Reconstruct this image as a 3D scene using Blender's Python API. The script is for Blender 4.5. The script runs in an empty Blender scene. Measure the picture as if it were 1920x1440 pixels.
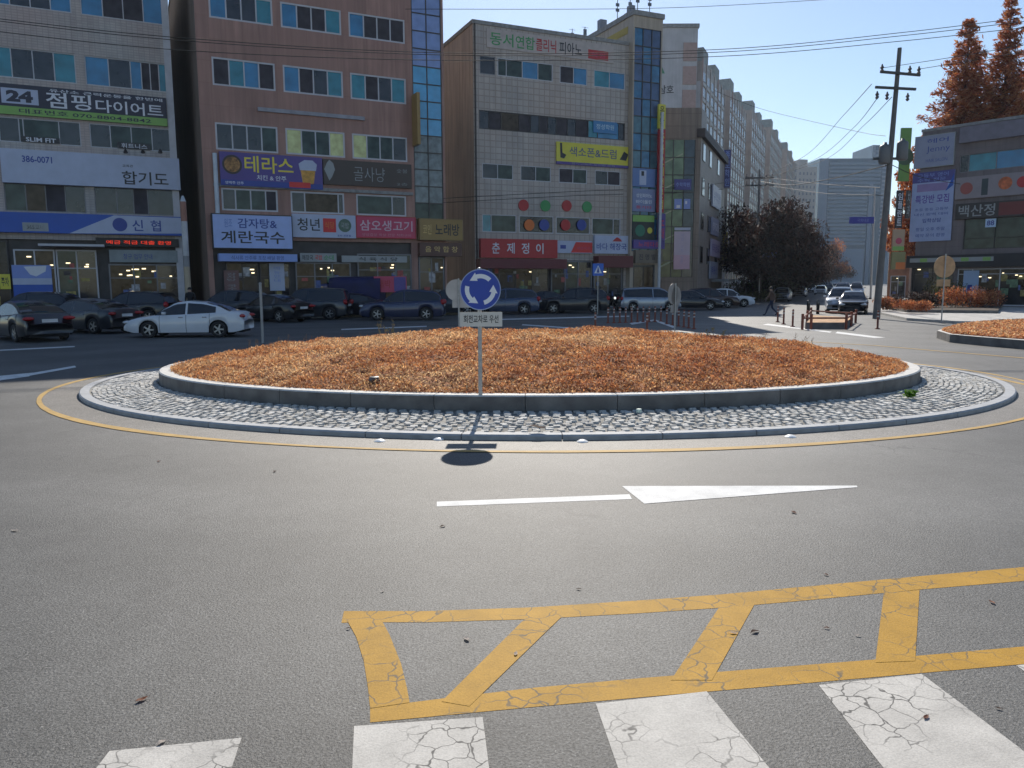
import bpy, math, random
import numpy as np
from mathutils import Matrix, Vector
random.seed(7)
R = math.radians
sc = bpy.context.scene
COL = sc.collection
# ---------------------------------------------------------------- camera
CAM_H, FPX, PITCH, ROLL = 2.0, 1442.0, 7.51, -0.25
K = CAM_H/1.8
cd = bpy.data.cameras.new("camera"); cd.sensor_width = 36; cd.lens = FPX/1920*36
cd.clip_start = .05; cd.clip_end = 4000
cam = bpy.data.objects.new("camera", cd); COL.objects.link(cam)
CM = Matrix.Translation((0, 0, CAM_H)) @ Matrix.Rotation(R(90-PITCH), 4, 'X') @ Matrix.Rotation(R(ROLL), 4, 'Z')
cam.matrix_world = CM; sc.camera = cam
# ---------------------------------------------------------------- sky, sun, exposure
SUN_EL, SUN_AZ = 36.0, 1.5
w = bpy.data.worlds.new("World"); sc.world = w; w.use_nodes = True
nt = w.node_tree; bg = nt.nodes['Background']
sky = nt.nodes.new('ShaderNodeTexSky'); sky.sky_type = 'NISHITA'; sky.sun_disc = False
sky.sun_elevation = R(SUN_EL); sky.sun_rotation = R(SUN_AZ)
sky.air_density = 1.0; sky.dust_density = 0.25; sky.ozone_density = 2.4
nt.links.new(sky.outputs[0], bg.inputs[0]); bg.inputs[1].default_value = 0.105
sl = bpy.data.lights.new("sun", 'SUN'); sl.energy = 4.9; sl.angle = R(.5); sl.color = (1, .93, .83)
so = bpy.data.objects.new("sun", sl); COL.objects.link(so)
sdir = Vector((math.sin(R(SUN_AZ))*math.cos(R(SUN_EL)), math.cos(R(SUN_AZ))*math.cos(R(SUN_EL)), math.sin(R(SUN_EL))))
so.rotation_euler = sdir.to_track_quat('Z', 'Y').to_euler(); so.location = sdir*60
sc.view_settings.view_transform = 'Standard'; sc.view_settings.look = 'None'
sc.view_settings.exposure = 0.28; sc.view_settings.gamma = 1
# ---------------------------------------------------------------- picture to place
def ray(x, y):
    return (CM.to_3x3() @ Vector(((x-960)/FPX, (720-y)/FPX, -1)))
def G(x, y, z=0.0):
    d = ray(x, y); t = (z-CAM_H)/d.z
    return Vector((d.x*t, d.y*t, z))
def A(x, y, D):            # point at distance D ahead
    d = ray(x, y); t = D/d.y
    return Vector((d.x*t, D, CAM_H+d.z*t))
def srgb(r, g, b):
    f = lambda c: (c/255/12.92) if c/255 <= .04045 else ((c/255+.055)/1.055)**2.4
    return (f(r), f(g), f(b))
# ---------------------------------------------------------------- materials
MATS = {}
def mat(name, c, r=.6, m=0.0, var=.12, sc_=2.0, bump=0.0, bsc=40., emis=None, es=1.0, spec=.5, stretch=None, coat=0.0):
    if name in MATS: return MATS[name]
    M = bpy.data.materials.new(name); M.use_nodes = True; n = M.node_tree; b = n.nodes['Principled BSDF']
    MATS[name] = M
    b.inputs['Roughness'].default_value = r; b.inputs['Metallic'].default_value = m
    b.inputs['Specular IOR Level'].default_value = spec
    if coat: b.inputs['Coat Weight'].default_value = coat; b.inputs['Coat Roughness'].default_value = .04
    tc = n.nodes.new('ShaderNodeTexCoord')
    src = tc.outputs['Object']
    if stretch:
        mp = n.nodes.new('ShaderNodeMapping'); mp.inputs['Scale'].default_value = stretch
        n.links.new(src, mp.inputs[0]); src = mp.outputs[0]
    no = n.nodes.new('ShaderNodeTexNoise'); no.inputs['Scale'].default_value = sc_; no.inputs['Detail'].default_value = 5
    n.links.new(src, no.inputs['Vector'])
    mr = n.nodes.new('ShaderNodeValToRGB'); e = mr.color_ramp.elements
    e[0].position = .3; e[1].position = .7
    e[0].color = (*[max(0, x*(1-var)) for x in c], 1); e[1].color = (*[min(1, x*(1+var)) for x in c], 1)
    n.links.new(no.outputs['Fac'], mr.inputs[0]); n.links.new(mr.outputs[0], b.inputs['Base Color'])
    if bump:
        n2 = n.nodes.new('ShaderNodeTexNoise'); n2.inputs['Scale'].default_value = bsc; n2.inputs['Detail'].default_value = 3
        n.links.new(tc.outputs['Object'], n2.inputs['Vector'])
        bp = n.nodes.new('ShaderNodeBump'); bp.inputs['Strength'].default_value = bump; bp.inputs['Distance'].default_value = .02
        n.links.new(n2.outputs['Fac'], bp.inputs['Height']); n.links.new(bp.outputs[0], b.inputs['Normal'])
    if emis:
        b.inputs['Emission Color'].default_value = (*emis, 1); b.inputs['Emission Strength'].default_value = es
    return M
def leafy(M, t=.45):
    n = M.node_tree; b = n.nodes['Principled BSDF']; out = n.nodes['Material Output']
    tr = n.nodes.new('ShaderNodeBsdfTranslucent'); mx = n.nodes.new('ShaderNodeMixShader'); mx.inputs[0].default_value = t
    src = b.inputs['Base Color'].links[0].from_socket; n.links.new(src, tr.inputs['Color'])
    n.links.new(b.outputs[0], mx.inputs[1]); n.links.new(tr.outputs[0], mx.inputs[2]); n.links.new(mx.outputs[0], out.inputs['Surface'])
    return M
def nodes(M): return M.node_tree.nodes, M.node_tree.links, M.node_tree.nodes['Principled BSDF']
def mathn(N, L, op, a, b=None, c=None):
    m = N.new('ShaderNodeMath'); m.operation = op
    for i, v in enumerate((a, b, c)):
        if v is None: continue
        if isinstance(v, (int, float)): m.inputs[i].default_value = v
        else: L.new(v, m.inputs[i])
    return m.outputs[0]
def mixc(N, L, f, a, b, mode='MIX'):
    m = N.new('ShaderNodeMix'); m.data_type = 'RGBA'; m.blend_type = mode
    for i, v in ((0, f), (6, a), (7, b)):
        if isinstance(v, (int, float)): m.inputs[i].default_value = v
        elif isinstance(v, tuple): m.inputs[i].default_value = (*v, 1)
        else: L.new(v, m.inputs[i])
    return m.outputs[2]
def noise(N, L, v, s, d=4, rough=.5):
    n = N.new('ShaderNodeTexNoise'); n.inputs['Scale'].default_value = s; n.inputs['Detail'].default_value = d
    n.inputs['Roughness'].default_value = rough
    L.new(v, n.inputs['Vector']); return n.outputs['Fac']
def ramp(N, L, f, p0, p1, c0=(0, 0, 0), c1=(1, 1, 1)):
    r = N.new('ShaderNodeValToRGB'); e = r.color_ramp.elements
    e[0].position = p0; e[1].position = p1; e[0].color = (*c0, 1); e[1].color = (*c1, 1)
    L.new(f, r.inputs[0]); return r.outputs[0]
def bumpn(N, L, b, h, s, d=.01):
    bp = N.new('ShaderNodeBump'); bp.inputs['Strength'].default_value = s; bp.inputs['Distance'].default_value = d
    L.new(h, bp.inputs['Height']); L.new(bp.outputs[0], b.inputs['Normal'])
def asphalt_mat(name, lo, hi, patchy=.25, rough=.62):
    M = bpy.data.materials.new(name); M.use_nodes = True; N, L, b = nodes(M); MATS[name] = M
    tc = N.new('ShaderNodeTexCoord').outputs['Object']
    grain = noise(N, L, tc, 75, 3, .7)
    vo = N.new('ShaderNodeTexVoronoi'); vo.inputs['Scale'].default_value = 85; L.new(tc, vo.inputs['Vector'])
    sp = ramp(N, L, vo.outputs['Color'], .1, .9, (.72,)*3, (1.3,)*3)
    base = ramp(N, L, grain, .36, .66, lo, hi)
    base = mixc(N, L, 1.0, base, sp, 'MULTIPLY')
    big = noise(N, L, tc, .35, 5, .6)
    base = mixc(N, L, 1.0, base, ramp(N, L, big, .3, .7, (1-patchy,)*3, (1+patchy*.6,)*3), 'MULTIPLY')
    base = mixc(N, L, 1.0, base, ramp(N, L, noise(N, L, tc, 2.6, 6, .7), .3, .72, (.86,)*3, (1.12,)*3), 'MULTIPLY')
    # dark stray spots and pale chips
    v2 = N.new('ShaderNodeTexVoronoi'); v2.inputs['Scale'].default_value = 9; L.new(tc, v2.inputs['Vector'])
    base = mixc(N, L, ramp(N, L, v2.outputs['Distance'], .03, .06, (.6,)*3, (0,)*3), base, (.02, .02, .02))
    v3 = N.new('ShaderNodeTexVoronoi'); v3.inputs['Scale'].default_value = 17; L.new(tc, v3.inputs['Vector'])
    base = mixc(N, L, ramp(N, L, v3.outputs['Distance'], .05, .09, (.7,)*3, (0,)*3), base, (.34, .33, .31))
    # tyre-worn lanes round the island, patched strips and long cracks
    sx = N.new('ShaderNodeSeparateXYZ'); L.new(tc, sx.inputs[0])
    ex = mathn(N, L, 'POWER', mathn(N, L, 'DIVIDE', mathn(N, L, 'ADD', sx.outputs[0], -.5), 8.3), 2.0); ey = mathn(N, L, 'POWER', mathn(N, L, 'DIVIDE', mathn(N, L, 'ADD', sx.outputs[1], -16.1), 6.4), 2.0)
    rr = mathn(N, L, 'ADD', mathn(N, L, 'SQRT', mathn(N, L, 'ADD', ex, ey)), mathn(N, L, 'MULTIPLY', noise(N, L, tc, .5, 3), .12))
    lane = mathn(N, L, 'SINE', mathn(N, L, 'MULTIPLY', rr, 17.0))
    base = mixc(N, L, 1.0, base, ramp(N, L, mathn(N, L, 'MULTIPLY_ADD', lane, .5, .5), .1, .9, (.9,)*3, (1.07,)*3), 'MULTIPLY')
    ck = N.new('ShaderNodeTexVoronoi'); ck.feature = 'DISTANCE_TO_EDGE'; ck.inputs['Scale'].default_value = .42
    dn = N.new('ShaderNodeTexNoise'); dn.inputs['Scale'].default_value = 2.2; dn.inputs['Detail'].default_value = 5; L.new(tc, dn.inputs['Vector'])
    ma = N.new('ShaderNodeVectorMath'); ma.operation = 'MULTIPLY_ADD'; L.new(dn.outputs['Color'], ma.inputs[0]); ma.inputs[1].default_value = (.8,)*3; L.new(tc, ma.inputs[2]); L.new(ma.outputs[0], ck.inputs['Vector'])
    cm = mathn(N, L, 'MULTIPLY', ramp(N, L, ck.outputs['Distance'], .002, .007, (.75,)*3, (0,)*3), ramp(N, L, noise(N, L, tc, .25, 2), .52, .62))
    base = mixc(N, L, cm, base, (.03, .03, .03))
    st = noise(N, L, tc, 1.1, 6, .7); base = mixc(N, L, ramp(N, L, st, .62, .74, (0,)*3, (.35,)*3), base, (.07, .065, .06))
    L.new(base, b.inputs['Base Color'])
    b.inputs['Roughness'].default_value = rough; b.inputs['Specular IOR Level'].default_value = .4
    bumpn(N, L, b, grain, .55, .012)
    return M
def paint_mat(name, c, under, crack=True, cscale=7.0, wear=.5):
    M = bpy.data.materials.new(name); M.use_nodes = True; N, L, b = nodes(M); MATS[name] = M
    tc = N.new('ShaderNodeTexCoord').outputs['Object']
    base = mixc(N, L, 1.0, c, ramp(N, L, noise(N, L, tc, 3.5, 6, .65), .3, .7, (.8,)*3, (1.1,)*3), 'MULTIPLY')
    g = noise(N, L, tc, 90, 3, .7)
    base = mixc(N, L, 1.0, base, ramp(N, L, g, .3, .6, (.82,)*3, (1.05,)*3), 'MULTIPLY')
    if crack:
        dn = N.new('ShaderNodeTexNoise'); dn.inputs['Scale'].default_value = 9; L.new(tc, dn.inputs['Vector'])
        sub = N.new('ShaderNodeVectorMath'); sub.operation = 'MULTIPLY_ADD'; L.new(dn.outputs['Color'], sub.inputs[0])
        sub.inputs[1].default_value = (.09,)*3; L.new(tc, sub.inputs[2])
        v = N.new('ShaderNodeTexVoronoi'); v.feature = 'DISTANCE_TO_EDGE'; v.inputs['Scale'].default_value = cscale
        L.new(sub.outputs[0], v.inputs['Vector'])
        mask = ramp(N, L, v.outputs['Distance'], .012, .035, (.9,)*3, (0,)*3)
        br = ramp(N, L, noise(N, L, tc, 2.2, 3), .42 if wear > .5 else .5, .58 if wear > .5 else .62)
        base = mixc(N, L, mathn(N, L, 'MULTIPLY', mask, br), base, under)
    # worn-through specks
    base = mixc(N, L, ramp(N, L, noise(N, L, tc, 55, 5, .8), .66, .7, (0,)*3, (.75,)*3), base, under)
    L.new(base, b.inputs['Base Color']); b.inputs['Roughness'].default_value = .7; b.inputs['Specular IOR Level'].default_value = .2
    bumpn(N, L, b, g, .35, .006)
    return M
def wall_mat(name, c, grid=None, line=(.2, .2, .2), stain=.3, gw=.03, warm=None):
    M = bpy.data.materials.new(name); M.use_nodes = True; N, L, b = nodes(M); MATS[name] = M
    tc = N.new('ShaderNodeTexCoord').outputs['Object']
    sx = N.new('ShaderNodeSeparateXYZ'); L.new(tc, sx.inputs[0])
    h = mathn(N, L, 'ADD', sx.outputs[0], sx.outputs[1])
    cb = N.new('ShaderNodeCombineXYZ'); L.new(h, cb.inputs[0]); L.new(sx.outputs[2], cb.inputs[1])
    st = N.new('ShaderNodeMapping'); st.inputs['Scale'].default_value = (2.2, .12, 1); L.new(cb.outputs[0], st.inputs[0])
    base = mixc(N, L, 1.0, c, ramp(N, L, noise(N, L, st.outputs[0], 1.6, 6, .6), .3, .72, (1-stain,)*3, (1.08,)*3), 'MULTIPLY')
    base = mixc(N, L, 1.0, base, ramp(N, L, noise(N, L, cb.outputs[0], .5, 4), .3, .7, (.88,)*3, (1.1,)*3), 'MULTIPLY')
    if warm: base = mixc(N, L, ramp(N, L, noise(N, L, cb.outputs[0], .22, 4), .4, .7), base, warm)
    if grid:
        br = N.new('ShaderNodeTexBrick'); br.offset = 0; L.new(cb.outputs[0], br.inputs['Vector'])
        br.inputs['Scale'].default_value = 1; br.inputs['Brick Width'].default_value = grid[0]; br.inputs['Row Height'].default_value = grid[1]
        br.inputs['Mortar Size'].default_value = gw; br.inputs['Color1'].default_value = (1, 1, 1, 1)
        br.inputs['Color2'].default_value = (.86, .86, .88, 1); br.inputs['Mortar'].default_value = (*line, 1)
        base = mixc(N, L, 1.0, base, br.outputs[0], 'MULTIPLY')
    L.new(base, b.inputs['Base Color']); b.inputs['Roughness'].default_value = .55
    bumpn(N, L, b, noise(N, L, tc, 12, 4), .2, .01)
    return M
# ---------------------------------------------------------------- mesh helpers
class MB:
    def __init__(s): s.v = []; s.f = []; s.m = []
    def quad(s, a, b, c, d, mi=0):
        i = len(s.v); s.v += [tuple(a), tuple(b), tuple(c), tuple(d)]; s.f.append((i, i+1, i+2, i+3)); s.m.append(mi)
    def poly(s, pts, mi=0):
        i = len(s.v); s.v += [tuple(p) for p in pts]; s.f.append(tuple(range(i, i+len(pts)))); s.m.append(mi)
    def box(s, x0, x1, y0, y1, z0, z1, mi=0, M=None):
        i = len(s.v)
        vs = [(x0, y0, z0), (x1, y0, z0), (x1, y1, z0), (x0, y1, z0), (x0, y0, z1), (x1, y0, z1), (x1, y1, z1), (x0, y1, z1)]
        if M is not None: vs = [tuple(M @ Vector(q)) for q in vs]
        s.v += vs
        for f in ((0, 3, 2, 1), (4, 5, 6, 7), (0, 1, 5, 4), (1, 2, 6, 5), (2, 3, 7, 6), (3, 0, 4, 7)):
            s.f.append(tuple(i+k for k in f)); s.m.append(mi)
    def tube(s, p0, p1, r0, r1=None, n=10, mi=0, caps=True):
        r1 = r0 if r1 is None else r1
        p0 = Vector(p0); p1 = Vector(p1); d = (p1-p0)
        if d.length < 1e-6: return
        q = d.to_track_quat('Z', 'Y'); i = len(s.v)
        for p, r in ((p0, r0), (p1, r1)):
            for k in range(n):
                a = 2*math.pi*k/n; s.v.append(tuple(p + q @ Vector((r*math.cos(a), r*math.sin(a), 0))))
        for k in range(n): s.f.append((i+k, i+(k+1) % n, i+n+(k+1) % n, i+n+k)); s.m.append(mi)
        if caps:
            s.f.append(tuple(i+k for k in range(n-1, -1, -1))); s.m.append(mi)
            s.f.append(tuple(i+n+k for k in range(n))); s.m.append(mi)
    def path(s, pts, r, n=6, mi=0):
        for a, b in zip(pts[:-1], pts[1:]): s.tube(a, b, r, r, n, mi)
    def lathe(s, prof, n=16, mi=0, M=None, close=False):   # prof [(r,z)]
        i = len(s.v)
        for r, z in prof:
            for k in range(n):
                a = 2*math.pi*k/n; p = Vector((r*math.cos(a), r*math.sin(a), z)); s.v.append(tuple(M @ p if M is not None else p))
        m = len(prof)
        for j in range(m-1):
            for k in range(n): s.f.append((i+j*n+k, i+j*n+(k+1) % n, i+(j+1)*n+(k+1) % n, i+(j+1)*n+k)); s.m.append(mi)
        if close:
            s.f.append(tuple(i+k for k in range(n-1, -1, -1))); s.m.append(mi)
            s.f.append(tuple(i+(m-1)*n+k for k in range(n))); s.m.append(mi)
    def build(s, name, mats, parent=None, M=None, smooth=False, bevel=0):
        me = bpy.data.meshes.new(name); me.from_pydata(s.v, [], s.f)
        if not isinstance(mats, (list, tuple)): mats = [mats]
        for m in mats: me.materials.append(m)
        me.polygons.foreach_set('material_index', s.m)
        if smooth: me.polygons.foreach_set('use_smooth', [True]*len(s.f))
        me.update()
        o = bpy.data.objects.new(name, me); COL.objects.link(o)
        if parent: o.parent = parent
        if M is not None: o.matrix_local = M
        if bevel:
            b = o.modifiers.new('b', 'BEVEL'); b.width = bevel; b.segments = 2; b.limit_method = 'ANGLE'
        return o
def empty(name, M=None):
    o = bpy.data.objects.new(name, None); COL.objects.link(o); o.empty_display_size = .3
    if M is not None: o.matrix_world = M
    return o
def tag(o, label, cat, group=None, kind=None):
    o['label'] = label; o['category'] = cat
    if group: o['group'] = group
    if kind: o['kind'] = kind
    return o
def struct(o, label=None, cat=None, kind='structure'):
    o['kind'] = kind
    if label: o['label'] = label
    if cat: o['category'] = cat
    return o
TXT = {}
def text_data(s, bold=.02):
    k = (s, bold)
    if k in TXT: return TXT[k]
    c = bpy.data.curves.new('t', 'FONT'); c.body = s; c.offset = bold; c.resolution_u = 2
    o = bpy.data.objects.new('t', c); COL.objects.link(o)
    me = bpy.data.meshes.new_from_object(o.evaluated_get(bpy.context.evaluated_depsgraph_get()))
    bpy.data.objects.remove(o)
    V = [tuple(v.co) for v in me.vertices]; Fc = [tuple(p.vertices) for p in me.polygons]
    bpy.data.meshes.remove(me)
    xs = [v[0] for v in V]; ys = [v[1] for v in V]
    TXT[k] = (V, Fc, min(xs), max(xs), min(ys), max(ys)); return TXT[k]
def add_text(mb, s, x0, x1, z0, z1, y, mi=0, bold=.02, vertical=False):
    """lettering in the local x-z plane, facing -y, filling the box"""
    if vertical:
        n = len(s); h = (z1-z0)/n
        for i, ch in enumerate(s):
            if ch != ' ': add_text(mb, ch, x0, x1, z1-(i+.92)*h, z1-(i+.08)*h, y, mi, bold)
        return
    V, Fc, a, b, c, d = text_data(s, min(bold, .012) if any(ch > '\u3000' for ch in s) else bold); i = len(mb.v)
    sx = (x1-x0)/(b-a); sz = (z1-z0)/(d-c)
    mb.v += [(x0+(v[0]-a)*sx, y, z0+(v[1]-c)*sz) for v in V]
    for f in Fc: mb.f.append(tuple(i+k for k in f)); mb.m.append(mi)
# ================================================================ ground and roads
asph = asphalt_mat('asphalt', (.052, .052, .05), (.17, .168, .16))
asph2 = asphalt_mat('gutter_asphalt', (.11, .10, .09), (.25, .235, .21), .15)
yellow = paint_mat('yellow_paint', (.44, .245, .03), (.12, .10, .07), True, 6.5, .6)
white = paint_mat('white_paint', (.52, .50, .46), (.07, .068, .065), True, 8.5, .8)
white2 = paint_mat('white_line_paint', (.72, .72, .70), (.2, .2, .2), False)
yellow_old = paint_mat('old_yellow_paint', (.50, .33, .12), (.2, .18, .15), False)
conc = mat('pale_concrete', (.42, .41, .39), .8, var=.2, sc_=3, bump=.3, bsc=60)
conc_d = mat('grey_concrete', (.26, .26, .26), .8, var=.25, sc_=4, bump=.3, bsc=60)
granite = mat('kerb_granite', (.55, .54, .51), .75, var=.15, sc_=14, bump=.3, bsc=90)
granite_d = mat('kerb_granite_shaded_side', (.135, .13, .125), .8, var=.35, sc_=3, bump=.4, bsc=60)  # shade of the kerb sides put into a darker stone colour

mb = MB(); mb.quad((-300, -60, 0), (500, -60, 0), (500, 720, 0), (-300, 720, 0))
struct(mb.build('road', asph))

def band(name, pl, wd, m, z, kind='structure'):
    """painted band of width wd along ground polyline"""
    mb = MB(); L_, R_ = [], []
    for i, p in enumerate(pl):
        a = pl[max(0, i-1)]; b = pl[min(len(pl)-1, i+1)]; d = Vector((b[0]-a[0], b[1]-a[1])).normalized(); n = Vector((-d.y, d.x))
        ww = (wd[i] if isinstance(wd, list) else wd)/2
        L_.append((p[0]+n.x*ww, p[1]+n.y*ww, z)); R_.append((p[0]-n.x*ww, p[1]-n.y*ww, z))
    for i in range(len(pl)-1): mb.quad(R_[i], R_[i+1], L_[i+1], L_[i])
    return mb
def ell(cx, cy, a, b, n=180, t0=0, t1=360):
    return [(cx+a*math.cos(R(t0+(t1-t0)*i/n)), cy+b*math.sin(R(t0+(t1-t0)*i/n))) for i in range(n+1)]
CX, CY = .48*K, 14.52*K
# gutter band between kerb and yellow line, yellow line
o_, i_ = ell(CX+.1, CY, 8.68*K, 6.42*K), ell(CX+.1, CY, 8.05*K, 5.75*K)
mb = MB()
for k in range(180): mb.quad((*i_[k], .004), (*i_[k+1], .004), (*o_[k+1], .004), (*o_[k], .004))
for q in range(len(mb.f)): mb.f[q] = mb.f[q][::-1]
struct(mb.build('roundabout_gutter', asph2))
yl = ell(CX+.1, CY, 8.72*K, 6.46*K, 200)
wob = random.Random(3)
struct(band('l', yl, [.11+.03*math.sin(i*.21)+wob.uniform(-.01, .01) for i in range(len(yl))], yellow_old, .008).build('roundabout_edge_line', yellow_old))

# outer kerb ring
def ring(mb, c, a, b, wd, z0, z1, n=200, mi=0, joints=None, mis=None):
    for k in range(n):
        if joints and k % joints == 0: g0 = .004
        else: g0 = 0
        def pt(t, s):
            ca, sa = math.cos(t), math.sin(t)
            return c[0]+(a-s)*ca, c[1]+(b-s)*sa
        t0, t1 = 2*math.pi*(k+ (.04 if g0 else 0))/n, 2*math.pi*(k+1)/n
        bz = .02
        P = [(pt(t0, 0), pt(t1, 0), z0), (pt(t0, 0), pt(t1, 0), z1-bz), (pt(t0, bz), pt(t1, bz), z1), (pt(t0, wd), pt(t1, wd), z1), (pt(t0, wd), pt(t1, wd), z0)]
        for q in range(4):
            A_, B_ = P[q], P[q+1]
            m_ = mi if q > 0 else (mis if mis is not None else mi)
            mb.quad((*A_[1], A_[2]), (*B_[1], B_[2]), (*B_[0], B_[2]), (*A_[0], A_[2]), m_)
            mb.f[-1] = mb.f[-1][::-1]
mb = MB(); ring(mb, (CX+.1, CY), 8.18*K, 5.86*K, .17, 0, .075, 220, 0, 5, 1)
struct(mb.build('roundabout_outer_kerb', [mat('outer_kerb', (.36, .37, .38), .75, var=.12, sc_=10), mat('outer_kerb_side', (.34, .335, .33), .8, var=.2, sc_=6)]))
# apron base + stones
APZ = lambda s: .055 + .06*s          # s 0 outer .. 1 inner
mb = MB(); n = 160
for k in range(n):
    t0, t1 = 2*math.pi*k/n, 2*math.pi*(k+1)/n
    f = lambda t, a, b: (CX+a*math.cos(t), CY+b*math.sin(t))
    mb.quad((*f(t0, 6.8*K, 4.3*K), .1), (*f(t1, 6.8*K, 4.3*K), .1), (*f(t1, 8.06*K, 5.74*K), .04), (*f(t0, 8.06*K, 5.74*K), .04)); mb.f[-1] = mb.f[-1][::-1]
struct(mb.build('apron_bed', mat('apron_mortar', (.25, .24, .215), .95, var=.4, sc_=5)))
mb = MB(); rs = random.Random(5); NR = 14
for j in range(NR):
    s = (j+.5)/NR; a = (7.99-(7.99-6.93)*s)*K; b = (5.69-(5.69-4.43)*s)*K
    per = math.pi*(3*(a+b)-math.sqrt((3*a+b)*(a+3*b))); m = int(per/.145); off = rs.random()
    th = 0
    for q in range(m):
        t = 2*math.pi*(q+off+rs.uniform(-.12, .12))/m
        ca, sa = math.cos(t), math.sin(t)
        ra = .058+rs.uniform(-.012, .004); rr = .043+rs.uniform(-.008, .003)
        tx = Vector((-a*sa, b*ca, 0)).normalized(); nx = Vector((tx.y, -tx.x, 0))
        c = Vector((CX+.1*(1-s)+a*ca+rs.uniform(-.012, .012), CY+b*sa+rs.uniform(-.012, .012), APZ(s)))
        h = rs.uniform(.004, .015); yw = rs.uniform(-.25, .25); t_ = (tx*math.cos(yw)+nx*math.sin(yw)); n_ = (nx*math.cos(yw)-tx*math.sin(yw))
        bot = [c+t_*u*ra+n_*v*rr+Vector((0, 0, -.03)) for u, v in ((-1, -1), (1, -1), (1, 1), (-1, 1))]
        top = [c+t_*u*ra*.84+n_*v*rr*.82+Vector((0, 0, h+rs.uniform(-.006, .006))) for u, v in ((-1, -1), (1, -1), (1, 1), (-1, 1))]
        mi = rs.choice((0, 0, 1, 1, 2, 3)); i = len(mb.v); mb.v += [tuple(p) for p in bot+top]
        for f in ((4, 5, 6, 7), (0, 1, 5, 4), (1, 2, 6, 5), (2, 3, 7, 6), (3, 0, 4, 7)):
            fl = f[::-1]
            mb.f.append(tuple(i+x for x in fl)); mb.m.append(mi)
struct(mb.build('cobblestone_apron', [mat('cobble%d' % i, c, .85, var=.25, sc_=16, bump=.5, bsc=70) for i, c in enumerate(((.48, .47, .44), (.56, .55, .52), (.40, .39, .37), (.45, .425, .38)))]))
# inner kerb wall
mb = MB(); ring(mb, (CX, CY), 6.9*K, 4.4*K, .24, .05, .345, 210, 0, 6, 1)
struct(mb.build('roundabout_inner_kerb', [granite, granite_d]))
# mound
def mound_h(x, y):
    r = math.sqrt(((x-CX)/(6.72*K))**2+((y-CY)/(4.22*K))**2)
    e = max(0, 1-r*r)
    return .30+.55*K*e**.85 + .035*math.sin(x*7.3+2*math.sin(y*5))*math.sin(y*8.1+x)*min(1, e*4) + .05*math.sin(x*1.7+.6)*math.cos(y*1.3)*e + .03*math.sin(x*4.1)*math.sin(y*3.3+1)*e
mb = MB(); NA, NRr = 120, 26
for j in range(NRr+1):
    s = j/NRr
    for k in range(NA):
        t = 2*math.pi*k/NA; x = CX+6.76*K*s*math.cos(t); y = CY+4.26*K*s*math.sin(t)
        mb.v.append((x, y, mound_h(x, y)))
for j in range(NRr):
    for k in range(NA):
        mb.f.append((j*NA+k, (j+1)*NA+k, (j+1)*NA+(k+1) % NA, j*NA+(k+1) % NA)); mb.m.append(0)
struct(mb.build('roundabout_mound', mat('dry_soil', (.36, .16, .07), .95, var=.5, sc_=6, bump=.8, bsc=30), smooth=True))
# dry ground cover on mound (numpy, one sheet of small leaves)
def leaf_carpet(name, pos, size, mats, tiltz=.9, seed=1, weights=None, lift=.03, patch=None):
    rg = np.random.default_rng(seed); n = len(pos)
    a = rg.uniform(0, 2*np.pi, n); el = rg.uniform(-tiltz, tiltz, n)
    d1 = np.c_[np.cos(a)*np.cos(el), np.sin(a)*np.cos(el), np.sin(el)]
    a2 = a+np.pi/2; rl = rg.uniform(-.9, .9, n)
    d2 = np.c_[np.cos(a2)*np.cos(rl), np.sin(a2)*np.cos(rl), np.sin(rl)]
    s = rg.uniform(.5, 1.3, n)[:, None]*size
    c = pos+np.c_[np.zeros(n), np.zeros(n), rg.uniform(0, lift, n)]
    V = np.stack([c-d1*s*1.0, c-d2*s*.42, c+d1*s*1.0, c+d2*s*.42], 1).reshape(-1, 3)
    me = bpy.data.meshes.new(name); me.vertices.add(4*n); me.vertices.foreach_set('co', V.ravel())
    me.loops.add(4*n); me.loops.foreach_set('vertex_index', np.arange(4*n, dtype=np.int32))
    me.polygons.add(n); me.polygons.foreach_set('loop_start', np.arange(0, 4*n, 4, dtype=np.int32))
    me.update(calc_edges=True)
    for m in mats: me.materials.append(m)
    if patch is None: mi = rg.choice(len(mats), n, p=weights)
    else: mi = patch(pos, rg)
    me.polygons.foreach_set('material_index', mi.astype(np.int32)); me.update()
    o = bpy.data.objects.new(name, me); COL.objects.link(o); return o
dl = [leafy(mat('dry_leaf_%d' % i, c, .8, var=.3, sc_=9), .5) for i, c in enumerate(((.58, .27, .11), (.70, .41, .19), (.44, .16, .07), (.78, .54, .30), (.20, .08, .05), (.52, .42, .28)))]
rg = np.random.default_rng(11); n = 210000
t = rg.uniform(0, 2*np.pi, n); s = np.sqrt(rg.uniform(0, 1, n))*.995
px_ = CX+6.74*K*s*np.cos(t); py_ = CY+4.24*K*s*np.sin(t)
pz_ = np.array([mound_h(a, b) for a, b in zip(px_, py_)])+.01
lump = np.sin(px_*5.1+1.7*np.sin(py_*4.3))*np.sin(py_*6.2+1.1*np.sin(px_*3.7)); pz_ = pz_+.035*lump
gap = np.sin(px_*2.3+2*np.sin(py_*1.9+1))*np.sin(py_*3.1+1.5*np.sin(px_*1.3))+rg.normal(0, .25, n); keep = gap > -.97
px_, py_, pz_ = px_[keep], py_[keep], pz_[keep]
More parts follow.
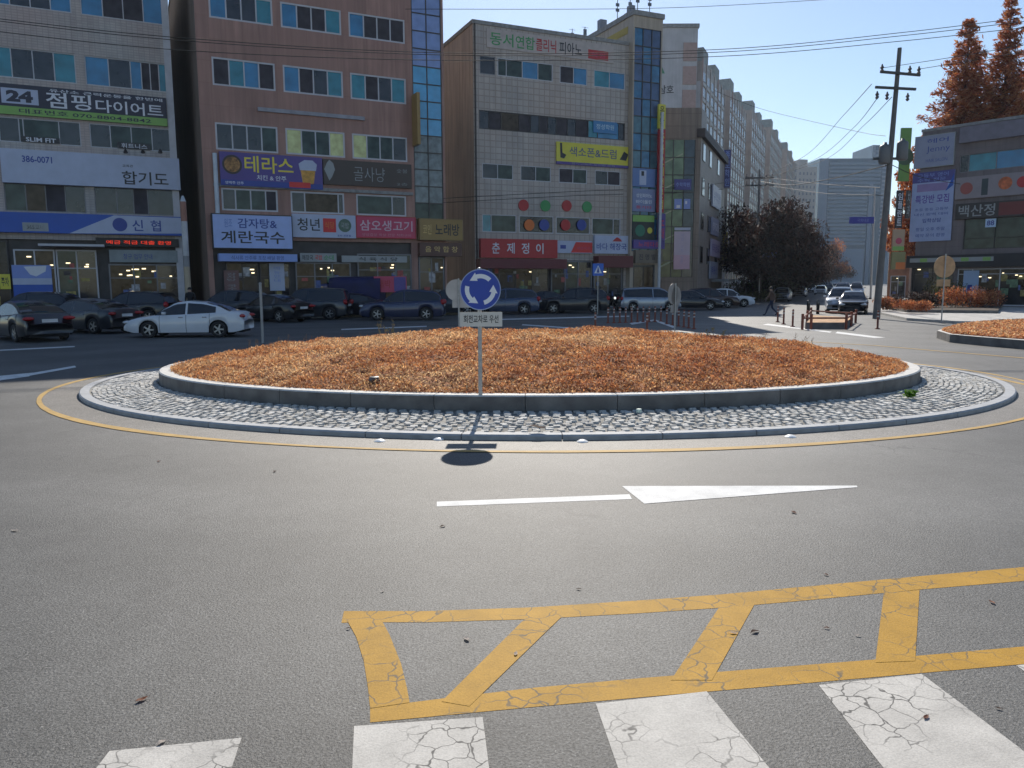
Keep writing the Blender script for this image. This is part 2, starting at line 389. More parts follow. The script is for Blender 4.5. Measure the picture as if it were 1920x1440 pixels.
def patch(pos, rg):
    x, y = pos[:, 0], pos[:, 1]
    f = .5+.5*np.sin(x*.9+1.3*np.sin(y*.8)+.7)*np.cos(y*1.1-.4*x) + .35*np.sin(x*3.1+y*2.2)*np.sin(y*3.7-x)
    right = np.clip((x+1.5)/7, 0, 1)*.55-.25+.15*np.sin(y*2)
    u = f*.75+right+.22*np.sin(x*1.9+y*.6)*np.sin(y*2.6+1)-.08+rg.normal(0, .27, len(x))
    mi = np.select([u < -.15, u < .22, u < .5, u < .8, u < 1.15], [3, 1, 0, 0, 2], 4)
    q = rg.random(len(x)); mi = np.where(q < .05, 5, mi); mi = np.where((q > .05) & (q < .11), 4, mi); return mi
o = leaf_carpet('dry_ground_cover', np.c_[px_, py_, pz_], .028, dl, 1.1, 4, lift=.07, patch=patch)
tag(o, 'rust orange dried leafy ground cover over the roundabout mound', 'ground cover', kind='stuff')
# thin dead stalks along the back of the mound
mb = MB(); rs = random.Random(9)
for i in range(150):
    t = rs.uniform(R(15), R(168)); s = rs.uniform(.8, .97)
    x = CX+6.74*K*s*math.cos(t); y = CY+4.24*K*s*math.sin(t); z = mound_h(x, y); h = rs.uniform(.08, .3)*(1.4 if rs.random() < .1 else 1)
    p = Vector((x, y, z)); q = p+Vector((rs.uniform(-.08, .08), rs.uniform(-.05, .05), h))
    mb.tube(p, q, .005, .003, 4)
    for _ in range(3):
        f = rs.uniform(.4, 1); b_ = p.lerp(q, f); mb.tube(b_, b_+Vector((rs.uniform(-.07, .07), 0, rs.uniform(.02, .08))), .004, .002, 4)
tag(mb.build('dead_grass_stalks', mat('dry_stalk', (.22, .17, .10), .9)), 'thin brown dead stalks along the back rim of the mound', 'grass stalks', kind='stuff')
def stalk_clump(px, py, h, n, label):
    c = G(px, py, .75*K); rs = random.Random(px); mb = MB(); c.z = mound_h(c.x, c.y)
    for i in range(n):
        p = c+Vector((rs.uniform(-.18, .18), rs.uniform(-.1, .1), 0)); q = p+Vector((rs.uniform(-.15, .15), rs.uniform(-.1, .1), h*rs.uniform(.5, 1)))
        mb.tube(p, q, .006, .003, 4)
        for _ in range(6):
            f = rs.uniform(.3, 1); b_ = p.lerp(q, f); e = b_+Vector((rs.uniform(-.1, .1), rs.uniform(-.05, .05), rs.uniform(0, .08)))
            mb.quad(b_, b_+Vector((.02, 0, .01)), e, b_.lerp(e, .5)+Vector((-.02, 0, .02)), 1)
    tag(mb.build('weed_clump', [MATS['dry_stalk'], mat('grey_weed', (.2, .2, .12), .9)], M=None), label, 'weed')
stalk_clump(722, 628, .50, 6, 'tall dry weed clump on the mound crest left of the blue sign')
stalk_clump(1345, 632, .30, 5, 'small pale weed tuft on the right back rim of the mound')

# ---------------------------------------------------------------- painted markings
def gp(pts, z): return [tuple(G(x, y)[:2])+(z,) for x, y in pts]
def strip(mb, top, bot, z, mi=0, sub=4):
    """band between two pixel polylines lying on the ground"""
    for i in range(len(top)-1):
        mb.poly([*gp([bot[i], bot[i+1], top[i+1], top[i]], z)], mi)
mb = MB()
T_ = [(645, 1146), (700, 1146), (800, 1146), (1000, 1139), (1200, 1126), (1350, 1115), (1500, 1101), (1720, 1081), (1925, 1063), (2150, 1040)]
B_ = [(640, 1168), (700, 1167), (800, 1167), (1000, 1161), (1200, 1150), (1350, 1140), (1500, 1127), (1720, 1106), (1925, 1089), (2150, 1068)]
strip(mb, T_, B_, .0015)
T2 = [(694, 1327), (830, 1310), (1000, 1290), (1200, 1272), (1400, 1256), (1640, 1237), (1925, 1212), (2150, 1190)]
B2 = [(694, 1355), (830, 1342), (1000, 1326), (1200, 1308), (1400, 1291), (1640, 1270), (1925, 1245), (2150, 1224)]
strip(mb, T2, B2, .0015)
struct(mb.build('yellow_border_lines', yellow))
mb = MB()
strip(mb, [(652, 1166), (668, 1195), (682, 1240), (690, 1290), (694, 1329)], [(708, 1150), (730, 1190), (752, 1245), (763, 1290), (768, 1318)], .003)
mb.poly(gp([(828, 1316), (880, 1325), (1052, 1158), (985, 1160)], .003))
mb.poly(gp([(1258, 1276), (1335, 1276), (1414, 1135), (1348, 1140)], .003))
mb.poly(gp([(1641, 1243), (1716, 1240), (1724, 1107), (1657, 1112)], .003))
mb.poly(gp([(2010, 1210), (2090, 1200), (2060, 1070), (1990, 1075)], .003))
for q, v in enumerate(mb.v): pass
struct(mb.build('yellow_hatching_bars', yellow))
mb = MB()
for P in ([(664, 1362), (905, 1345), (932, 1560), (655, 1560)], [(1117, 1320), (1325, 1297), (1540, 1560), (1200, 1560)],
          [(1535, 1285), (1728, 1264), (2120, 1560), (1750, 1560)], [(205, 1409), (453, 1384), (395, 1560), (90, 1560)],
          [(1905, 1248), (2080, 1230), (2480, 1480), (2300, 1530)]):
    mb.poly(gp(P, .0022))
    if P[0][0] == 205: mb.poly(gp([(-360, 1470), (-90, 1440), (-230, 1560), (-560, 1560)], .0022))
struct(mb.build('crosswalk_stripes', white))
mb = MB()
mb.poly(gp([(819, 950), (1185, 936), (1180, 927), (819, 941)], .002)); mb.poly(gp([(1208, 945), (1608, 914), (1606, 911), (1166, 912)], .0035))
mb.poly(gp([(-60, 722), (55, 706), (62, 699), (0, 705), (-60, 713)], .005)); mb.poly(gp([(55, 705), (143, 689), (140, 686), (58, 700)], .0055))
struct(mb.build('lane_arrows', white2))
mb = MB()
for P in ([(940, 598), (1180, 592), (1180, 594), (940, 600)], [(1180, 606), (1228, 599), (1230, 601), (1185, 609)], [(1228, 599), (1268, 613), (1262, 615), (1224, 601)],
          [(980, 608), (1110, 617), (1108, 619), (978, 610)], [(640, 617), (800, 611), (800, 613), (640, 619)], [(0, 656), (140, 649), (140, 651), (0, 658)],
          [(1440, 607), (1560, 622), (1556, 624), (1430, 609)], [(1570, 622), (1660, 633), (1640, 634), (1566, 625)]):
    mb.poly(gp(P, .005))
struct(mb.build('lane_lines', white2))
mb = MB(); 
P = [G(x, y) for x, y in ((1745, 693), (1790, 697), (1850, 706), (1925, 722))]
P2 = [G(x, y) for x, y in ((1500, 640), (1640, 648), (1755, 658), (1925, 672))]
for q in (P, P2):
    b_ = band('x', q, .13, None, .0065); mb2 = b_
    i = len(mb.v); mb.v += b_.v; mb.f += [tuple(i+k for k in f) for f in b_.f]; mb.m += b_.m
struct(mb.build('faded_yellow_lines', yellow_old))
# road studs
for i, (x, y, L_) in enumerate(((712, 828, 'white road stud before the kerb, leftmost of the four'), (822, 825, 'small white road stud just left of the sign shadow'),
                            (1092, 829, 'white road stud in the gutter right of the sign shadow'), (1482, 820, 'white road stud before the kerb, rightmost of the four'))):
    g = G(x, y); mb = MB(); mb.lathe([(.0, .03), (.035, .028), (.06, .015), (.075, .004)], 14); 
    for q in range(len(mb.f)): mb.f[q] = mb.f[q][::-1]
    o = mb.build('road_stud', mat('stud_white', (.8, .8, .78), .4), M=Matrix.Translation((g.x, g.y, .004)), smooth=True)
    tag(o, L_, 'road stud', 'white studs round the roundabout kerb')
# ---------------------------------------------------------------- main roundabout sign
galv = mat('galvanised_steel', (.42, .41, .39), .5, .4, var=.15, sc_=20)
alu = mat('sign_back_aluminium', (.55, .54, .52), .55, .3, var=.1, sc_=6)
sblue = mat('sign_blue', (.012, .05, .36), .35, var=.05)
swhite = mat('sign_white', (.78, .78, .8), .4, var=.05)
sblack = mat('sign_black', (.03, .03, .03), .5)
plate = mat('sign_plate_cream', (.62, .58, .52), .5, var=.06)
def disc(mb, r, y0, y1, n=48, mi=0, cz=0, cx=0):
    i = len(mb.v)
    for y in (y0, y1):
        for k in range(n): mb.v.append((cx+r*math.cos(2*math.pi*k/n), y, cz+r*math.sin(2*math.pi*k/n)))
    mb.f.append(tuple(i+k for k in range(n))); mb.m.append(mi); mb.f.append(tuple(i+n+k for k in range(n-1, -1, -1))); mb.m.append(mi)
    for k in range(n): mb.f.append((i+k, i+n+k, i+n+(k+1) % n, i+(k+1) % n)); mb.m.append(mi)
def arc_arrow(mb, r0, r1, a0, a1, hd, y, mi=0):
    """arrow from angle a0 to a1 (deg, counterclockwise) with head"""
    n = 14; am = a1-hd
    P = [(a0+(am-a0)*k/n) for k in range(n+1)]
    for a, b in zip(P[:-1], P[1:]):
        q = [(r0, a), (r1, a), (r1, b), (r0, b)]
        mb.poly([(r*math.cos(R(t)), y, r*math.sin(R(t))) for r, t in q][::-1], mi)
    rm = (r0+r1)/2; e = (r1-r0)
    q = [(r0-e*.5, am-3), (r1+e*.5, am-3), (rm+e*.1, a1+3)]
    mb.poly([(r*math.cos(R(t)), y-.0005, r*math.sin(R(t))) for r, t in q][::-1], mi)
def pole_sign(base, H, px, r=.022):
    pass
g = G(901, 748, .28)
D0 = g.y; top = A(900, 500, D0).z; ctr = A(901, 543, D0); rad = 37.5*D0/FPX*1.01
S = empty('roundabout_sign', Matrix.Translation((g.x, g.y, .2)))
tag(S, 'blue round roundabout sign with three curved white arrows on a steel post before the mound', 'road sign')
mb = MB(); mb.tube((0, 0, 0), (0, 0, top-.2-.03), .03, .03, 14); mb.build('post', galv, S, smooth=False)
mb = MB(); mb.lathe([(.034, 0), (.034, .02), (.02, .035), (.0, .04)], 12); mb.build('post_cap', galv, S, Matrix.Translation((0, 0, top-.25)))
cz = ctr.z-.2; dx = ctr.x-g.x
mb = MB(); disc(mb, rad, -.052, -.040, 64); o = mb.build('sign_face', mat('sign_rim', (.35, .42, .62), .4), S, Matrix.Translation((dx, 0, cz)))
mb = MB(); disc(mb, rad*.955, -.056, -.0535, 64); mb.build('blue_disc', sblue, o)
for a in (45, 165, 285):
    mb = MB(); arc_arrow(mb, rad*.55, rad*.76, a, a+92, 27, -.0575); mb.build('arrow', swhite, o)
mb = MB(); zt = A(901, 585, D0).z-.2; zb = A(901, 612, D0).z-.2; wp = 79*D0/FPX/2
mb.box(-wp, wp, -.05, -.042, zb, zt); pl_ = mb.build('plate', plate, S, Matrix.Translation((dx+.005, 0, 0)))
mb = MB(); add_text(mb, '회전교차로 우선', -wp*.82, wp*.82, zb+(zt-zb)*.25, zb+(zt-zb)*.80, -.0525, 0, .03); mb.build('lettering', sblack, pl_)
for z in (cz+.1, cz-.1, (zt+zb)/2):
    mb = MB(); mb.box(-.045, .045, -.04, .036, z-.012, z+.012); mb.build('bracket', galv, S)
# ================================================================ buildings
class Fac:
    """a facade plane D = c + g*X; local x along it, local y into the building, z up"""
    def __init__(s, c, g, px0):
        s.c, s.g = c*K, g; s.n = math.hypot(1, g)
        d = ray(px0, 530); s.x0 = s.c*d.x/(d.y-g*d.x)
        u = Vector((1, g, 0))/s.n; v = Vector((-g, 1, 0))/s.n
        s.M = Matrix(((u.x, v.x, 0, s.x0), (u.y, v.y, 0, s.c+g*s.x0), (0, 0, 1, 0), (0, 0, 0, 1)))
        s.x1 = None
    def uz(s, x, y):
        d = ray(x, y); t = s.c/(d.y-s.g*d.x)
        return ((d.x*t-s.x0)*s.n, CAM_H+d.z*t)
    def u(s, x, y=400): return s.uz(x, y)[0]
    def z(s, x, y): return s.uz(x, y)[1]
def holes_wall(mb, u0, u1, z0, z1, holes, y=0., rec=.16, mi=0, mr=0):
    us = sorted({u0, u1, *[h[0] for h in holes], *[h[1] for h in holes]}); zs = sorted({z0, z1, *[h[2] for h in holes], *[h[3] for h in holes]})
    us = [u for u in us if u0-1e-6 <= u <= u1+1e-6]; zs = [z for z in zs if z0-1e-6 <= z <= z1+1e-6]
    for a, b in zip(us[:-1], us[1:]):
        for c, d in zip(zs[:-1], zs[1:]):
            if b-a < 1e-5 or d-c < 1e-5: continue
            m, n = (a+b)/2, (c+d)/2
            if any(h[0] < m < h[1] and h[2] < n < h[3] for h in holes): continue
            mb.quad((a, y, c), (b, y, c), (b, y, d), (a, y, d), mi)
    for h in holes:
        a, b, c, d = h[:4]; yy = y+rec
        mb.quad((a, y, c), (a, yy, c), (b, yy, c), (b, y, c), mr); mb.f[-1] = mb.f[-1][::-1]
        mb.quad((a, y, d), (b, y, d), (b, yy, d), (a, yy, d), mr); mb.f[-1] = mb.f[-1][::-1]
        mb.quad((a, y, c), (a, y, d), (a, yy, d), (a, yy, c), mr); mb.f[-1] = mb.f[-1][::-1]
        mb.quad((b, y, c), (b, yy, c), (b, yy, d), (b, y, d), mr); mb.f[-1] = mb.f[-1][::-1]
        mb.quad((a, yy+.12, c), (b, yy+.12, c), (b, yy+.12, d), (a, yy+.12, d), h[4] if len(h) > 4 else mr)
g_blue = mat('blue_film_glass', (.03, .18, .36), .12, var=.25, sc_=1.2, spec=.7)
g_teal = mat('teal_film_glass', (.03, .21, .28), .15, var=.25, sc_=1.5, spec=.6)
g_dark = mat('dark_window_glass', (.022, .022, .028), .12, var=.5, sc_=1.5, spec=.6)
g_screen = mat('insect_screen_glass', (.05, .046, .058), .5, var=.3, sc_=2, spec=.2)
g_lit = mat('lit_room_glass', (.25, .3, .16), .3, var=.5, sc_=2.2, emis=(.62, .72, .34), es=.08)
g_green = mat('greenish_glass', (.035, .055, .048), .12, var=.6, sc_=1.4, spec=.35)
g_warm = mat('warm_shop_glass', (.035, .028, .022), .12, var=.9, sc_=2.5, spec=.2, emis=(1, .8, .5), es=.006)
g_shop = mat('shop_glass', (.02, .022, .026), .1, var=.9, sc_=1.6, spec=.25)
f_white = mat('white_window_frame', (.50, .50, .54), .5, var=.06)
f_grey = mat('grey_window_frame', (.2, .2, .215), .5, var=.1)
f_dark = mat('dark_window_frame', (.045, .04, .04), .45)
roofm = mat('roof_surface', (.2, .21, .2), .9, var=.2)
clut = [mat('clutter_%d' % i, c, .6, var=.5, sc_=6) for i, c in enumerate(((.25, .23, .2), (.35, .08, .07), (.08, .12, .3), (.3, .24, .08), (.12, .2, .12), (.4, .4, .42), (.06, .05, .05)))]
lampm = mat('shop_lamp', (.9, .8, .6), .4, emis=(1, .82, .5), es=1.6)
PANES = [g_blue, g_dark, g_teal, g_screen, g_lit, g_green, g_warm, g_shop, *clut, lampm]
B_, D_, T_g, S_, L_, N_, W_, H_ = range(8)
def window(bld, u0, u1, z0, z1, panes, fm=None, y=.07, fw=.055, mull=.05, name='window', rail=None):
    """panes: list of (width weight, material index)"""
    fm = fm or f_white; mb = MB(); d = .09
    mb.box(u0, u1, y-d/2, y+d/2, z0, z0+fw); mb.box(u0, u1, y-d/2, y+d/2, z1-fw, z1)
    mb.box(u0, u0+fw, y-d/2+.002, y+d/2-.002, z0+fw, z1-fw); mb.box(u1-fw, u1, y-d/2+.002, y+d/2-.002, z0+fw, z1-fw)
    tot = sum(p[0] for p in panes); a = u0+fw; W = u1-u0-2*fw; gb = MB(); used = []
    for i, (wt, mi) in enumerate(panes):
        b = a+W*wt/tot; off = .012 if i % 2 else 0
        if mi not in used: used.append(mi)
        gb.quad((a, y+off, z0+fw), (b, y+off, z0+fw), (b, y+off, z1-fw), (a, y+off, z1-fw), used.index(mi))
        if i < len(panes)-1: mb.box(b-mull/2, b+mull/2, y-.035, y+.03, z0+fw, z1-fw)
        a = b
    if rail: mb.box(u0+fw, u1-fw, y-.03, y+.028, z0+(z1-z0)*rail-.025, z0+(z1-z0)*rail+.025)
    if name == 'shop_window':      # goods, notices and ceiling lamps seen in the glass
        rw_ = random.Random(int(u0*37+z1*11)); W2 = u1-u0-2*fw
        for _ in range(int(W2*5)):
            x_ = u0+fw+rw_.uniform(.05, .92)*W2; lamp = rw_.random() < .16
            ww_, hh_ = (rw_.uniform(.12, .25), .07) if lamp else (rw_.uniform(.12, .5), rw_.uniform(.15, .6)); zz_ = z0+(z1-z0)*(rw_.uniform(.72, .9) if lamp else rw_.uniform(.12, .75))
            x2 = min(x_+ww_, u1-fw-.03); z2 = min(zz_+hh_, z1-fw-.03); mi = 15-1+0 if lamp else rw_.randrange(8, 15)
            if lamp: mi = len(PANES)-1
            else: mi = rw_.randrange(8, len(PANES)-1)
            if mi not in used: used.append(mi)
            yo = y-.006-.0015*_; gb.quad((x_, yo, zz_), (x2, yo, zz_), (x2, yo, z2), (x_, yo, z2), used.index(mi))
    o = mb.build(name, fm, bld); gb.build('pane', [PANES[k] for k in used], o); return o
def hull(mb, u0, u1, z1, depth, mi=0, mroof=1, par=.5, z0=0, left=True, right=True):
    """side, back walls and roof behind a facade"""
    if left: mb.quad((u0, depth, z0), (u0, 0, z0), (u0, 0, z1), (u0, depth, z1), mi)
    if right: mb.quad((u1, 0, z0), (u1, depth, z0), (u1, depth, z1), (u1, 0, z1), mi)
    mb.quad((u1, depth, z0), (u0, depth, z0), (u0, depth, z1), (u1, depth, z1), mi)
    mb.quad((u0, 0, z1-par), (u1, 0, z1-par), (u1, depth, z1-par), (u0, depth, z1-par), mroof)
def coping(bld, u0, u1, z, depth, m, h=.18, o=.06, name='parapet_coping'):
    mb = MB(); w_ = .3
    mb.box(u0-o, u1+o, -o, w_-o, z, z+h); mb.box(u0-o, u1+o, depth-w_+o, depth+o, z, z+h)
    mb.box(u0-o, u0-o+w_, w_-o, depth-w_+o, z, z+h); mb.box(u1+o-w_, u1+o, w_-o, depth-w_+o, z, z+h)
    return mb.build(name, m, bld)
def sign(F, x0, x1, y0, y1, m, label, name='shop_sign', d=.22, y=-.02, frame=None, cat='shop sign', group=None, xr=None):
    xm = xr or (x0+x1)/2; u0, u1 = F.u(x0, (y0+y1)/2), F.u(x1, (y0+y1)/2); z0, z1 = F.z(xm, y1), F.z(xm, y0)
    w_, h = u1-u0, z1-z0
    mb = MB(); mb.box(-w_/2, w_/2, -d, 0, 0, h)
    o = mb.build(name, m); o.matrix_world = F.M @ Matrix.Translation(((u0+u1)/2, y, z0))
    tag(o, label, cat, group); o['_'] = 0; del o['_']
    if frame:
        fb = MB(); t = .05
        fb.box(-w_/2-t, w_/2+t, -d-.02, .0, -t, -.002); fb.box(-w_/2-t, w_/2+t, -d-.02, .0, h+.002, h+t)
        fb.box(-w_/2-t, -w_/2-.002, -d-.018, -.002, -.002, h+.002); fb.box(w_/2+.002, w_/2+t, -d-.018, -.002, -.002, h+.002)
        fb.build('frame', frame, o)
    SG[o.name] = (w_, h, d); return o
SG = {}
def tx(o, s, a, b, c, e, m, bold=.02, vertical=False, name='lettering'):
    """text in fractions of the board (x0,x1,z0,z1)"""
    w_, h, d = SG[o.name]; mb = MB(); add_text(mb, s, (a-.5)*w_, (b-.5)*w_, c*h, e*h, -d-.008, 0, bold, vertical)
    return mb.build(name, m, o)
def patchf(o, a, b, c, e, m, name='panel', off=.004, shape=None):
    w_, h, d = SG[o.name]; mb = MB()
    if shape == 'disc': disc(mb, (e-c)*h/2, -d-off, -d-off+.003, 28, 0, (c+e)/2*h, ((a+b)/2-.5)*w_)
    elif shape: mb.poly([((x-.5)*w_, -d-off, z*h) for x, z in shape])
    else: mb.quad(((a-.5)*w_, -d-off, c*h), ((b-.5)*w_, -d-off, c*h), ((b-.5)*w_, -d-off, e*h), ((a-.5)*w_, -d-off, e*h))
    return mb.build(name, m, o)
def smat(n, c, r=.45, **k): return mat(n, c, r, var=.06, **k)
navy = smat('sign_navy', (.02, .022, .05)); lime = smat('sign_lime', (.22, .42, .10)); sgw = smat('sign_light_blue_white', (.42, .47, .62))
txw = smat('letter_white', (.66, .68, .75)); txk = smat('letter_black', (.02, .022, .03)); txb = smat('letter_blue', (.03, .06, .3)); txy = smat('letter_yellow', (.75, .62, .06))
bred = smat('sign_red', (.42, .025, .03)); bblue = smat('sign_bright_blue', (.02, .09, .42)); pblue = smat('sign_pale_blue', (.2, .28, .62)); gold = smat('sign_gold', (.30, .19, .06)); pink = smat('sign_pink_red', (.5, .05, .12))
brown = smat('sign_dark_brown', (.06, .045, .04)); yel = smat('sign_yellow', (.62, .56, .06)); purp = smat('sign_purple', (.09, .06, .26)); txr = smat('letter_red', (.6, .03, .03)); txg = smat('letter_gold', (.6, .42, .16)); greyp = smat('sign_grey', (.3, .32, .33)); txgr = smat('letter_green', (.05, .28, .09)); orange = smat('letter_orange', (.65, .16, .03))

# ---- building 1: pale tiled block, far left
F1 = Fac(51.5, .49, 345)
m1 = wall_mat('pale_small_tile', (.50, .47, .45), (.28, .14), (.72, .72, .74), .28, .02, (.48, .38, .35))
b1 = tag(empty('tiled_shop_building', F1.M), 'pale tiled shop building at the far left with blue filmed sliding windows', 'building')
uL, uR = F1.u(-420), F1.u(337)
rows = [(38-128, 38-72), (-18, 38), (112, 166), (236, 280), (352, 402)]
zr = [(F1.z(238, b), F1.z(238, a)) for a, b in rows]
gL, gR = (F1.u(-12, 140), F1.u(143, 140)), (F1.u(160, 140), F1.u(314, 140))
wd = gR[1]-gR[0]; gLL = (gL[0]-wd-.45, gL[0]-.45)
holes = []; wins = []
for k, (z0, z1) in enumerate(zr):
    for gi, (a, b) in enumerate((gLL, gL, gR)):
        holes.append((a, b, z0, z1))
        P = [(1, B_), (1, D_), (1, D_), (1, B_)]
        if k == 2 and gi == 2: P = [(1.1, B_), (1.1, D_), (.55, B_), (.45, S_), (.45, S_), (.4, T_g)]
        if k == 2 and gi == 1: P = [(.8, T_g), (1, D_), (1, D_), (1, T_g)]
        if k == 1 and gi == 2: P = [(1, B_), (1, S_), (1, S_), (1, B_)]
        if k == 3: P = [(.9, D_), (.2, N_), (1.7, N_), (1, D_)] if gi == 1 else [(1, D_), (1.1, N_), (1.1, N_), (1, D_)]
        if k == 4: P = [(1, N_), (1, W_), (1, S_), (1, D_)] if gi == 1 else [(1, D_), (.8, D_), (.7, S_), (1.3, D_)]
        wins.append((a, b, z0, z1, P, f_white if k < 4 else f_grey))
z1s = F1.z(238, 442); zc = F1.z(238, 468)
holes.append((F1.u(-420)+.5, F1.u(332), .25, z1s-.3, 4))
mb = MB(); H1 = 23.6*K; holes_wall(mb, uL, uR, 0, H1, holes, rec=.14, mr=2); hull(mb, uL, uR, H1, 38, 3)
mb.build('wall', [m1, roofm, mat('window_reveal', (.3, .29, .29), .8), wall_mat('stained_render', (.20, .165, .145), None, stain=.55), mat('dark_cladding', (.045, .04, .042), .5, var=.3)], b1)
for a, b, c, d, P, fm in wins: window(b1, a, b, c, d, P, fm, y=.09)
coping(b1, uL, uR, H1, 38, conc_d)
# white corner trim
mb = MB(); mb.box(uR-.35, uR+.03, -.05, -.002, 0, H1); mb.build('corner_trim', mat('pale_trim', (.52, .52, .56), .6), b1)
# ground floor shop fronts
zt = z1s-.3
def shopfront(b, u0, u1, z0, z1, panes, fm, y=.10, rail=.72): return window(b, u0, u1, z0, z1, panes, fm, y=y, fw=.08, mull=.07, name='shop_window', rail=rail)
shopfront(b1, F1.u(-300), F1.u(8), .25, zt-.1, [(1, H_), (1, D_), (1, H_)], f_dark)
shopfront(b1, F1.u(18), F1.u(96), .25, F1.z(100, 468), [(1, H_), (1, W_)], f_white)
shopfront(b1, F1.u(98), F1.u(175), .25, F1.z(100, 468), [(1, N_), (1, D_)], f_white)
shopfront(b1, F1.u(196), F1.u(332), .25, F1.z(260, 495), [(1, W_), (1, W_), (1, D_)], f_grey)
mb = MB(); mb.box(F1.u(70), F1.u(192), -1.1, -.01, F1.z(130, 463), F1.z(130, 459)); mb.build('canopy', f_white, b1)
for x0, x1, y0, y1, m_ in ((25, 95, 497, 518, pblue), (25, 97, 532, 560, bblue), (28, 70, 505, 560, sgw)):
    pass
s = sign(F1, -260, 312, 178, 232, navy, 'dark navy banner with large white letters and lime lower strip, on the pale tiled building', d=.14, xr=238)
patchf(s, 0, 1, 0, .27, lime, 'lime_strip')
w_, h_, _ = SG[s.name]; fr = lambda F, S_o, x, y=300: (F.u(x, y)-(F.u(S_X[0], y)))/(F.u(S_X[1], y)-F.u(S_X[0], y))
def fx(F, x0, x1, y):  # pixel -> fraction mapper
    a, b = F.u(x0, y), F.u(x1, y)
    return lambda x: (F.u(x, y)-a)/(b-a)
q = fx(F1, -260, 312, 200)
tx(s, '점핑', q(88), q(172), .32, .84, txw, .05); tx(s, '다이어트', q(180), q(305), .30, .74, txw, .05)
tx(s, '유산소 근력운동을 한번에', q(95), q(305), .84, .95, txw); tx(s, '대표번호 070-8804-8842', q(36), q(282), .06, .22, navy)
patchf(s, q(5), q(74), .36, .86, sgw, 'logo_panel'); tx(s, '24', q(14), q(64), .42, .8, navy, .06); 
s = sign(F1, 4, 336, 289, 350, sgw, 'long pale white sign with three black brush letters at its right end', d=.3)
q = fx(F1, 4, 336, 320)
tx(s, '합기도', q(228), q(314), .10, .52, txk, .06); tx(s, '386-0071', q(44), q(100), .62, .82, greyp if False else txb, .02); tx(s, '교육관', q(230), q(250), .64, .72, txk)
for i, x in enumerate((236, 268, 300)):
    mb = MB(); mb.tube((0, 0, .12), (0, -.55, .2), .02, .02, 6); mb.lathe([(.02, .1), (.06, .06), (.12, -.1), (.12, -.13), (.0, -.05)], 10, M=Matrix.Translation((0, -.58, .1)) @ Matrix.Rotation(R(35), 4, 'X'))
    u_ = F1.u(x, 295); o = mb.build('sign_spotlight', txk); o.matrix_world = F1.M @ Matrix.Translation((u_, -.3, F1.z(x, 290)))
    tag(o, 'small black spotlight over the brush lettered white sign, ' + ('left of the three', 'middle of the three', 'right of the three')[i], 'spotlight', 'spotlights over the white sign')
s = sign(F1, -200, 342, 404, 440, bblue, 'long blue and pale blue fascia sign with round emblem on the pale tiled building', d=.5, xr=200)
q = fx(F1, -200, 342, 420)
patchf(s, 0, 1, 0, 1, sgw, 'pale_panel', shape=[(q(130), .0), (q(342), .12), (q(342), .95), (q(215), .98)])
patchf(s, q(213), q(237), .16, .86, txb, 'emblem', .008, shape='disc'); tx(s, '신', q(248), q(268), .2, .78, txb, .05); tx(s, '협', q(282), q(301), .2, .78, txb, .05)
patchf(s, q(44), q(92), .08, .5, greyp, 'plaque', .008); tx(s, '365코너', q(52), q(84), .16, .42, txk)
s = sign(F1, 180, 335, 447, 463, smat('led_board', (.012, .01, .012)), 'narrow black panel with red dot letters under the blue fascia sign', name='led_display', cat='display', d=.2)
tx(s, '예금 적금 대출 환영', .12, .9, .28, .72, mat('led_red', (.5, .02, .01), emis=(1, .06, .02), es=.5), .01)
s = sign(F1, 205, 333, 469, 492, mat('frosted_panel', (.22, .26, .28), .4), 'frosted grey panel over the shop window beneath the red dot display', d=.05)
tx(s, '창구 업무 안내', .2, .62, .25, .7, txb, .0)
s = sign(F1, 0, 20, 514, 542, yel, 'small yellow sign with black characters beside the bank door at the left edge', d=.08)
tx(s, '주차', .15, .85, .2, .8, txk, .04)
s = sign(F1, 24, 98, 497, 556, bblue, 'blue and white poster covering the lower left door glass', name='window_poster', cat='poster', d=.03, y=-.015)
patchf(s, 0, 1, .38, .58, sgw, 'white_band'); patchf(s, 0, 1, .58, 1, pblue, 'photo_panel'); patchf(s, .35, .85, .62, 1, txw, 'bright_shape', .008, shape=[(.3, .95), (.45, .7), (.6, .64), (.85, .8), (.88, .98)])
s = sign(F1, 40, 112, 257, 268, txk, 'dark window banner with white roman letters in the third row of windows', cat='window banner', d=.02, name='window_banner')
tx(s, 'SLIM FIT', .12, .9, .1, .85, txw)
s = sign(F1, 220, 282, 268, 280, txk, 'dark window banner with four white characters above the pale white sign', cat='window banner', d=.02, name='window_banner')
tx(s, '휘트니스', .12, .9, .12, .85, txw)

# ---- building 2: brick pink block
F2 = Fac(47.96, .49, 385)
m2 = wall_mat('pink_render', (.42, .235, .19), (.9, 1.2), (.86, .84, .82), .38, .02, (.33, .185, .15))
b2 = tag(empty('pink_shop_building', F2.M), 'five storey dusty pink shop building with a blue glass strip at its right end', 'building')
uL, uR = F2.u(385), F2.u(836)
H2 = 21.3*K
cols = [(F2.u(398, 140), F2.u(516, 150)), (F2.u(531, 150), F2.u(643, 160)), (F2.u(657, 160), F2.u(761, 170))]
rz = [(F2.z(587, b), F2.z(587, a)) for a, b in ((-106, -60), (12, 59), (128, 178), (244, 292), (360, 400))]
holes, wins = [], []
PT = {(1, 0): [B_, D_, D_, T_g], (1, 1): [B_, S_, S_, T_g], (1, 2): [B_, S_, S_, S_], (2, 0): [S_, T_g, B_, S_], (2, 1): [B_, S_, D_, T_g], (2, 2): [T_g, S_, D_, T_g],
      (3, 0): [D_, D_, D_, N_], (3, 1): [L_, N_, N_, L_], (3, 2): [L_, N_, N_, D_]}
